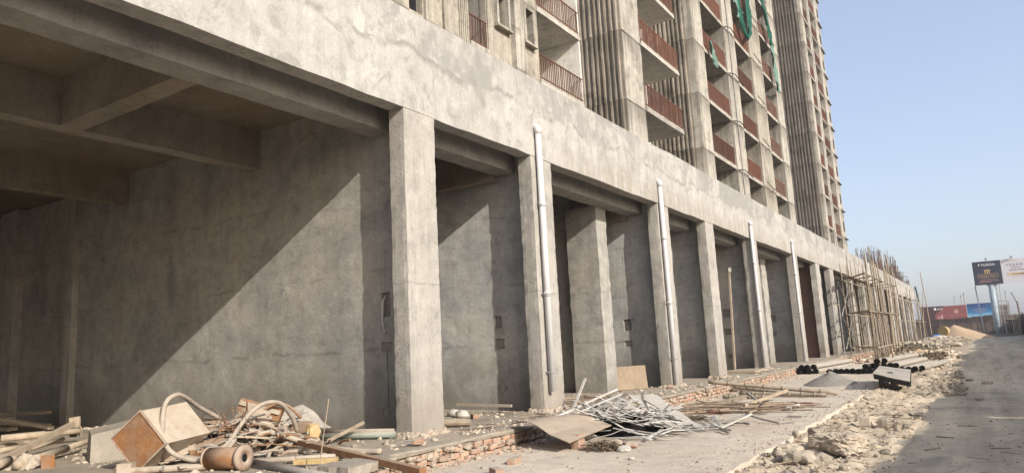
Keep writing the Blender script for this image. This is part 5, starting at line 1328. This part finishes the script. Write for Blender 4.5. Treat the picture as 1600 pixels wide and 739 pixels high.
for a, b, w, m_, lab in (((-9.25, 6.2, -.72), (-8.7, 6.6, -.86), .10, 'rustdust', 'dusty brown bar at the centre of the scrap pile'), ((-8.9, 6.6, -.95), (-8.2, 6.75, -.88), .08, 'hose', 'pale round offcut in the middle of the scrap pile'), ((-8.5, 6.35, -.9), (-8.05, 6.15, -1.1), .13, 'cream', 'wide pale board sloping in the scrap pile'), ((-8.75, 5.35, -1.13), (-8.5, 5.6, -.98), .12, 'cream', 'pale wedge lying between the rusty box and the coil'), ((-8.05, 6.5, -1.12), (-7.65, 6.15, -1.1), .07, 'hose', 'ribbed duct offcut near the rusty cylinder'), ((-8.2, 6.65, -1.1), (-7.8, 6.35, -1.12), .07, 'hose', 'second ribbed duct offcut near the rusty cylinder'), ((-8.0, 5.9, -1.14), (-7.7, 6.25, -1.12), .06, 'steelgrey', 'grey rod stub behind the rusty cylinder'), ((-9.4, 5.9, -1.14), (-8.8, 6.35, -.85), .06, 'steelgrey', 'grey bar leaning behind the tipped rusty box')):
    single('scrap_bar', MB().bar(a, b, w, w * .6) if m_ in ('cream', 'rustdust') else MB().tube([a, b], w / 2, 8), M[m_], a, lab, 'bar')
single('dark_lump', lump((-8.75, 6.4, -1.0), .36, 6.1, .55, 1.3), M['dark'], (-8.75, 6.4, -1.2), 'near black lump at the heart of the scrap pile', 'bundle')  # near-black lump filling the middle of the pile
# thin wires sprouting from the pile
rs = random.Random(9)
for i in range(22):
    x, y = -8.8 + rs.uniform(-.45, .7), 6.35 + rs.uniform(-.5, .6); z = -.95 + rs.uniform(0, .25)
    d = Vector((rs.uniform(-.35, .35), rs.uniform(-.35, .35), rs.uniform(.02, .3)))
    pts = curve_pts([(x, y, z), (x + d.x * .5, y + d.y * .5, z + d.z), (x + d.x, y + d.y, z + d.z * .6), (x + d.x * 1.3, y + d.y * 1.2, z + d.z * .2)], 3)
    single('wire_end', MB().tube(pts, rs.uniform(.004, .008), 4), M['wire'], pts[0], 'brown wire end curling out of the scrap pile', 'wire', 'wire ends in the scrap pile')
for i in range(170):
    x, y = -8.5 + rs.gauss(0, .5), 6.35 + rs.gauss(0, .55); q = min(1, math.hypot((x + 8.5) / 1.0, (y - 6.35) / 1.1)); z = -1.15 + .52 * max(0, 1 - q) ** .8 * rs.uniform(.35, 1)
    L_ = rs.uniform(.10, .5); th = rs.random() * 3.14; d = Vector((math.cos(th), math.sin(th), rs.uniform(-.3, .3))) * L_
    mk_ = rs.choice(['hose', 'rustdust', 'cream', 'timber', 'steelgrey', 'rust', 'greyobj']); w = rs.uniform(.014, .05)
    g = MB().tube([Vector((x, y, z)) - d / 2, Vector((x, y, z + .02)), Vector((x, y, z)) + d / 2], w / 2, 7) if rs.random() < .6 else MB().bar(Vector((x, y, z)) - d / 2, Vector((x, y, z)) + d / 2, w * 2.2, w * .4)
    nm = {'hose': 'pale pipe offcut', 'rustdust': 'dusty brown offcut', 'cream': 'cream painted offcut', 'timber': 'timber offcut', 'steelgrey': 'grey steel offcut', 'rust': 'rusty offcut', 'greyobj': 'grey fibre offcut'}[mk_]
    single('scrap_offcut', g, M[mk_], (x, y, z), nm + ' heaped in the scrap pile of the first bay', 'offcut', nm + 's in the scrap pile')

for i, (x, y, z, w, h, a, mk_, lab) in enumerate(((-8.75, 6.55, -.72, .26, .16, .4, 'rustdust', 'bent brown sheet scrap at the crown of the scrap pile'), (-8.35, 6.7, -.86, .22, .14, 1.2, 'cream', 'curled cream sheet scrap on the right of the scrap pile'), (-8.95, 6.2, -.85, .2, .18, 2.2, 'rust', 'curled rusty sheet scrap behind the tipped rusty box'), (-8.2, 6.25, -1.0, .18, .12, .1, 'greyobj', 'crumpled grey flap in front of the scrap pile'), (-8.6, 7.1, -.85, .3, .16, .7, 'greyobj', 'torn grey flap at the back of the scrap pile'), (-9.1, 6.6, -.95, .3, .2, 1.0, 'rustdust', 'folded dusty sheet at the back left of the scrap pile'))):
    ca, sa = math.cos(a), math.sin(a)
    P_ = [(x - w * ca, y - w * sa, z - .08), (x + w * ca, y + w * sa, z), (x + w * ca - h * sa, y + w * sa + h * ca, z + .10), (x - w * ca - h * sa, y - w * sa + h * ca, z + .04)]
    single('sheet_scrap', MB().sheet(P_, 9, 6, .006, lambda u, v, i=i: (.03 * noise.noise(Vector((u * 3, v * 3, i))), .03 * noise.noise(Vector((v * 3, u * 3, i + 4))), .08 * math.sin(u * 4 + i) + .04 * noise.noise(Vector((u * 5, v * 5, i + 8))))), M[mk_], (x, y, z), lab, 'scrap')
# steel and timber props lying on the left
def prop(a, b, r_, lab, plate=None, mat='timber', pl=.10):
    a, b = Vector(a), Vector(b); t = thing('steel_prop', a, lab, 'prop')
    part('tube', MB().tube([a, a.lerp(b, .55)], r_, 10), M[mat], t, True); part('inner_tube', MB().tube([a.lerp(b, .55), b], r_ * .8, 10), M[mat], t, True)
    d = (b - a).normalized()
    if plate:
        s1 = d.cross(Vector((0, 0, 1))).normalized(); s2 = s1.cross(d)
        part('end_plate', MB().obox(b + d * .008, d * .006, s1 * pl, s2 * pl), M[plate], t)
    return t
t = thing('timber_prop', (-11.24, 4.53, -1.1), 'square timber prop with a nailed end plate raised at its far end', 'prop')
part('shaft', MB().bar((-11.15, 4.43, -1.12), (-12.45, 6.02, -.80), .075), M['timber'], t); part('end_plate', MB().obox((-12.50, 6.08, -.78), (.06, .05, .01), (-.012, .015, -.003), (-.01, 0, .085)), M['timber'], t)
prop((-10.7, 4.50, -1.13), (-12.15, 6.30, -1.03), .055, 'dusty steel prop with a rusty end plate lying beside the tipped box', 'rust')
prop((-11.3, 4.2, -1.12), (-12.9, 6.1, -1.05), .045, 'dusty steel prop lying behind the plated one')
prop((-12.4, 4.4, -1.12), (-13.4, 5.8, -1.12), .05, 'thin dusty prop at the left edge of the pile', 'rustdust', pl=.07)
prop((-13.9, 5.6, -1.0), (-13.6, 6.7, -1.0), .06, 'pale prop with a collar lying farther back at the left', 'rustdust', pl=.08)
prop((-11.2, 6.0, -1.13), (-9.9, 6.5, -1.13), .055, 'dusty pipe prop lying behind the carton')
prop((-10.9, 4.35, -1.12), (-11.6, 4.9, -1.1), .06, 'short thick prop end at the bottom left')
single('rusty_plate', MB().obox((-10.52, 4.80, -1.12), (.055, .06, 0), (-.006, .0055, .002), (-.003, -.006, .085)), M['rust'], (-10.5, 4.8, -1.2), 'small square rusty plate with a pale spot standing at the bottom left', 'plate')
single('rubble_bag', MB().sheet([(-10.95, 4.45, -1.19), (-10.55, 4.62, -1.19), (-10.75, 4.95, -1.12), (-11.1, 4.75, -1.14)], 14, 14, .006, lambda u, v: (0.03 * noise.noise(Vector((u * 5, v * 5, 9))), .03 * noise.noise(Vector((u * 5, v * 5, 4))), .13 * math.sin(u * 3.1) * math.sin(v * 3.1) * (1 + .8 * noise.noise(Vector((u * 4, v * 4, 1)))) + .03 * noise.noise(Vector((u * 11, v * 11, 2))))), M['hose'], (-10.75, 4.55, -1.2), 'torn dusty bag beside the small square rusty plate', 'bag')
for a, b, w, lab in (((-19.5, 7.6, -1.0), (-17.6, 8.0, -1.1), .14, 'plank in the shade at the deep end of the first bay'), ((-18.8, 7.0, -.75), (-16.8, 7.7, -1.1), .13, 'plank leaning on the stack in the shade of the first bay'), ((-19.8, 7.9, -.85), (-18.3, 8.3, -.85), .2, 'topmost timber of the stack in the shade of the first bay'), ((-19.6, 7.2, -1.1), (-17.6, 7.3, -1.1), .2, 'lowest timber of the stack in the shade of the first bay'), ((-16.2, 7.9, -1.12), (-14.8, 7.2, -1.1), .12, 'broad dusty board lying at the shadow line'), ((-15.3, 8.3, -1.13), (-13.8, 7.3, -1.13), .16, 'pale board lying behind the props'), ((-13.2, 4.6, -1.14), (-14.6, 6.4, -1.14), .10, 'loose board at the far left of the pile')):
    single('plank', MB().bar(a, b, w, .07), M['timber'], a, lab, 'plank')
# wads along the wall and column feet
for i, (x, y, r, m_, lab) in enumerate(((-8.85, 11.35, .12, 'plast_w', 'white bag crumpled on the floor behind the first column'), (-8.5, 11.15, .12, 'plast_w', 'white round bag beside the brick piece behind the first column'))):
    single('white_bag', lump((x, y, -1.2 + r * .55), r, i * 4 + 2, .7, 1.2), M[m_], (x, y, -1.2), lab, 'bag', smooth=True)
single('round_log', MB().tube([(-8.1, 9.45, -1.12), (-7.35, 9.85, -1.13)], .06, 9), M['timber'], (-8, 9.5, -1.2), 'short round log lying behind the first column', 'log')
single('lath', MB().bar((-9.2, 11.9, -1.02), (-7.9, 11.95, -1.05), .05), M['hose'], (-9, 11.9, -1.2), 'pale lath lying along the second bay wall', 'lath')
# loose bricks
BR = [(-6.72, 7.80, -1.145, .5, 'orange brick lying on the plinth in front of the first column'), (-8.1, 11.0, -1.15, .9, 'red brick piece on the floor behind the first column'), (-4.35, 6.45, -1.45, .3, 'broken red brick on the apron at the bottom edge'), (-5.3, 7.6, -1.46, 1.0, 'half brick lying at the foot of the brick courses'), (-5.55, 8.4, -1.46, .2, 'brick chunk beside the foot of the brick courses'), (-7.3, 18.9, -1.15, .4, 'red brick beside the plywood board'), (-2.9, 33.0, -1.47, .2, 'red brick behind the tilted panel'), (-2.75, 33.4, -1.47, 1.2, 'second red brick behind the tilted panel')]
bk = MB().rough(-.057, .057, -.115, .115, -.038, .038, cell=.045, amp=.008, edge=.014, seed=3).mesh('loose_brick', M['brick'])
for x, y, z, a, lab in BR:
    o = bpy.data.objects.new('loose_brick', bk); COL.objects.link(o); o.location = (x, y, z); o.rotation_euler = (.05, .06, a); o['label'] = lab; o['category'] = 'brick'
rs = random.Random(41)
for i in range(120):
    y = 31.5 + rs.random() * 9; x = -6.9 + (y - 31) * .17 + rs.gauss(0, .5) + (.3 if i % 3 else 0)
    o = bpy.data.objects.new('rubble_brick', bk); COL.objects.link(o); o.location = (x, y, -1.5 + rs.uniform(0.0, .16)); o.rotation_euler = (rs.uniform(-.6, .6), rs.uniform(-.6, .6), rs.random() * 3.14)
    s_ = rs.uniform(.6, 1.05); o.scale = (s_, s_ * rs.uniform(.5, 1), s_); o['label'] = 'broken brick in the brick rubble in front of the bamboo scaffold'; o['category'] = 'brick'; o['group'] = 'brick rubble in front of the scaffold'

# ================================================================== ROCKS ON THE VERGE
rs = random.Random(51)
def rock(c, r, seed, sq, el, rot, name, label, mat='rubble_grey', group=None, n=(16, 11)):
    g = MB(); nu, nv = n
    for i in range(nv + 1):
        for j in range(nu):
            th, ph = math.pi * i / nv, 2 * math.pi * j / nu
            p = Vector((math.sin(th) * math.cos(ph), math.sin(th) * math.sin(ph), math.cos(th)))
            p = Vector([math.copysign(abs(q) ** .62, q) for q in p])
            k_ = r * (.82 + .30 * noise.noise(p * 1.1 + Vector((seed, 0, 0))) + .16 * noise.noise(p * 3 + Vector((0, seed, 0))) + .09 * noise.noise(p * 7 + Vector((0, seed, 5))) + .05 * noise.noise(p * 15 + Vector((3, seed, 5))))
            x, y = p.x * k_ * el, p.y * k_
            g.v.append((c[0] + x * math.cos(rot) - y * math.sin(rot), c[1] + x * math.sin(rot) + y * math.cos(rot), c[2] + p.z * k_ * sq))
    for i in range(nv):
        for j in range(nu):
            a, b = i * nu + j, i * nu + (j + 1) % nu; g.f.append((a, a + nu, b + nu, b))
    return single(name, g, M[mat], (c[0], c[1], c[2] - r * sq * .7), label, 'rock', group)
rock((-1.86, 10.95, -1.47), .33, 3.2, .46, 1.35, -.75, 'boulder', 'big rough lump of old concrete lying across the dirt verge', 'boulder', n=(56, 40))
rock((-2.20, 11.15, -1.40), .16, 5.1, .8, .8, .5, 'boulder', 'upright grey stone touching the left end of the big concrete lump')
rock((-2.35, 10.0, -1.46), .17, 7.7, .6, 1.2, .3, 'boulder', 'pale stone below the big concrete lump')
rock((-2.12, 9.6, -1.47), .15, 2.7, .6, 1.5, -.3, 'boulder', 'pointed pale stone nearest the bottom of the verge')
single('concrete_block', MB().rough(-1.98, -1.80, 13.55, 13.85, -1.58, -1.40, cell=.06, amp=.01, edge=.02), M['rubble_grey'], (-1.9, 13.7, -1.57), 'squared pale concrete block on the verge', 'block')
single('concrete_block', MB().rough(-1.70, -1.56, 13.6, 13.95, -1.60, -1.44, cell=.06, amp=.02, edge=.04), M['rubble_grey'], (-1.6, 13.7, -1.6), 'broken concrete block right of the squared block', 'block')
single('lath', MB().bar((-2.45, 13.5, -1.46), (-2.05, 13.9, -1.47), .04, .02), M['timber'], (-2.4, 13.5, -1.5), 'short pale lath left of the squared concrete block', 'lath')
rocks = [MB().stone((0, 0, 0), 1.0, random.Random(60 + i), .7).mesh('loose_stone', M['rubble_grey']) for i in range(10)]
for i in range(190):
    y = 8.3 + (rs.random() ** 1.7) * 26; x = -2.72 + rs.random() ** 1.25 * 1.5; r = rs.choice([.025, .03, .035, .04, .05, .06, .085]) * rs.uniform(.8, 1.25)
    o = bpy.data.objects.new('loose_stone', rocks[i % 10]); COL.objects.link(o); o.location = (x, y, verge_z(x, y) + r * .25); o.scale = (r * 1.4, r * 1.4, r * 1.3); o.rotation_euler = (rs.uniform(-.5, .5), rs.uniform(-.5, .5), rs.random() * 6)
    wh = ('below the big concrete lump' if y < 10.3 else 'around the big concrete lump' if y < 12.2 else 'just short of the squared concrete block' if y < 14.5 else 'past the squared concrete block' if y < 21 else 'beside and beyond the tilted panel')
    sz = 'small' if r < .045 else 'fist sized' if r < .075 else 'large'
    o['label'] = sz + ' loose stone on the dirt verge ' + wh; o['category'] = 'stone'; o['group'] = sz + ' stones ' + wh
# small twigs on verge and road
sticks(40, -1.9, 13, .7, 4.5, .15, .55, .004, .010, -1.50, 0, 'twig', 'thin twig lying on the dirt verge', 'twig', 'twigs on the dirt verge', seg=3)
sticks(34, .3, 12.5, 1.5, 5.5, .08, .32, .003, .009, -1.645, 0, 'twig', 'thin twig lying on the shaded road', 'twig', 'twigs on the shaded road', ang=(.4, .8), seg=3)
for i, (x, y, r) in enumerate(((-.15, 25.5, .13), (-.3, 20.0, .1), (-.9, 21.2, .12), (.2, 9.2, .05), (-.2, 9.9, .04), (-.6, 27, .14))):
    rock((x, y, -1.62), r, 9.1 + i, .45, 1.4, i, 'road_stone', 'dark stone lying on the shaded road', 'rubble_grey', 'stones on the shaded road', (10, 7))
single('lath', MB().bar((-.25, 9.35, -1.64), (.15, 9.4, -1.64), .05, .015), M['timber'], (-.2, 9.4, -1.65), 'pale lath lying on the road at the bottom edge', 'lath')

# ---- uncountable rubble: grit and chips
def chips(name, n, fx, mat, lo, hi, seed, label, squash=.7):
    r_ = random.Random(seed); g = MB()
    for _ in range(n):
        x, y, z = fx(r_); g.stone((x, y, z), lo * (hi / lo) ** (r_.random() ** 2.2), r_, squash)
    o = single(name, g, mat, (0, 0, 0), label, None, None, False, 'stuff'); return o
def f_verge(r):
    y = 7.5 + r.random() ** 1.9 * 40; x = -2.85 + r.random() ** 1.2 * 2.0; return x, y, verge_z(x, y) + .004
chips('verge_grit', 8000, f_verge, M['stone'], .006, .040, 1, 'stone chips and grit all over the dirt verge')
def f_apron(r):
    y = 5.5 + r.random() ** 1.5 * 28; e = r.random()
    x = -6.45 + (r.random() ** 2.6) * 3.6 if e < .65 else -2.75 - r.random() ** 2 * .7
    return x, y, -1.495
def f_vb(r):
    x, y, z = f_verge(r); return x, y, z
chips('verge_brick_chips', 260, f_vb, M['brick_stuff'], .012, .05, 12, 'brick chips mixed into the dirt verge')
chips('verge_dark_chips', 500, f_vb, M['cement'], .010, .045, 13, 'dark cement chips mixed into the dirt verge')
chips('apron_grit', 3200, f_apron, M['stone'], .006, .032, 2, 'chips and grit scattered on the apron')
def f_floor(r):
    q = r.random()
    if q < .30: y = 5 + r.random() * 3.6; x = -6.7 - r.random() * 6
    elif q < .5: y = 8.62 - r.random() ** 2 * .5; x = -7.8 - r.random() * 9
    elif q < .75: y = 9.2 + r.random() * 11; x = -6.65 - r.random() ** 1.4 * 3
    else: y = 9 + r.random() ** 1.4 * 40; x = -6.62 - r.random() ** 2 * .5
    return x, y, floor_z(x, y) + .004
chips('floor_rubble', 3600, f_floor, M['rubble_grey'], .010, .065, 3, 'plaster crumbs and rubble on the bay floors')
def f_brickfoot(r):
    y = 5.2 + r.random() ** 1.3 * 24; return -6.42 + abs(r.gauss(0, .16)), y, -1.49
chips('brick_chips', 700, f_brickfoot, M['brick_stuff'], .010, .06, 4, 'brick chips along the foot of the plinth')
def f_road(r):
    y = 8 + r.random() ** 1.7 * 40; x = -1.3 + r.random() * 4; return x, y, road_z(x, y) + .003
chips('road_grit', 1500, f_road, M['rubble_grey'], .005, .028, 5, 'grit on the shaded road')
def f_far(r):
    y = 33 + r.random() ** 1.3 * 80; x = -6.8 + r.random() * 5.2 * (1 if y < 60 else .8) ; x += max(0, .15 - abs(y - 40) * .01)
    return x, y, yard_z(x, y) + .03
chips('yard_rubble', 3200, f_far, M['stone'], .04, .22, 6, 'rubble strewn over the dirt yard')
def f_dump(r):
    y = 62 + r.random() * 45; x = -4.2 + r.gauss(0, .9); return x, y, yard_z(x, y) + .12 + r.random() * .35
chips('dump_rubble', 1500, f_dump, M['rubble_grey'], .10, .42, 7, 'rubble heaped in front of the sand pile')
def f_tangle(r):
    a = r.random() * 6.28; q = r.random() ** .7; return -4.6 + 1.1 * q * math.cos(a), 60 + 3 * q * math.sin(a), -1.5 + .5 * (1 - q)
chips('dark_debris', 260, f_tangle, M['dryveg'], .10, .3, 8, 'dark debris heap at the end of the bamboo scaffold')
heap('red_earth', -4.0, 57.5, .9, 1.8, .35, M['sand'], -1.6, 'low mound of reddish earth at the end of the bamboo scaffold', 'earth mound', 8, 18)
# dry sticks and litter on the floor of the double bay
sticks(40, -7.7, 14.6, .9, 1.5, .5, 1.5, .008, .02, -1.2, .12, 'stick', 'dry stick in the litter on the floor of the double bay', 'stick', 'sticks on the floor of the double bay', ang=(.2, .5))
sticks(18, -7.0, 10.6, .35, 1.6, .2, .6, .006, .014, -1.2, .03, 'stick', 'dry stick on the plinth in front of the second bay', 'stick', 'sticks on the plinth of the second bay', ang=(.3, .7))
def f_weed(r):
    y = 45 + r.gauss(0, 2.6); x = -2.5 + r.gauss(0, .35); return x, y, yard_z(x, y) + r.random() * .3
chips('dry_weeds', 320, f_weed, M['dryveg'], .05, .16, 9, 'dry weeds at the edge of the yard')
# churned dark earth beside the verge
def f_churn(r):
    y = 21 + r.random() * 17; x = -1.9 + r.random() * 1.3 - (y - 21) * .03; return x, y, -1.62
chips('churned_earth', 900, f_churn, M['ground'], .03, .16, 10, 'churned dark earth clods where verge meets road', .5)

# ================================================================== HAZE
hz = bpy.data.materials.new('thin_haze'); hz.use_nodes = True; ht = hz.node_tree
for q in list(ht.nodes):
    if q.type != 'OUTPUT_MATERIAL': ht.nodes.remove(q)
pv = ht.nodes.new("ShaderNodeVolumePrincipled"); pv.inputs['Color'].default_value = (0.93, 0.94, 0.97, 1); pv.inputs['Density'].default_value = 0.0006; pv.inputs['Anisotropy'].default_value = 0.2
ht.links.new(pv.outputs[0], [q for q in ht.nodes if q.type == 'OUTPUT_MATERIAL'][0].inputs['Volume'])
single('haze', MB().box(-470, 470, -470, 470, -2.75, 49.0), hz, (0, 0, 0), None, None, None, False, 'stuff')
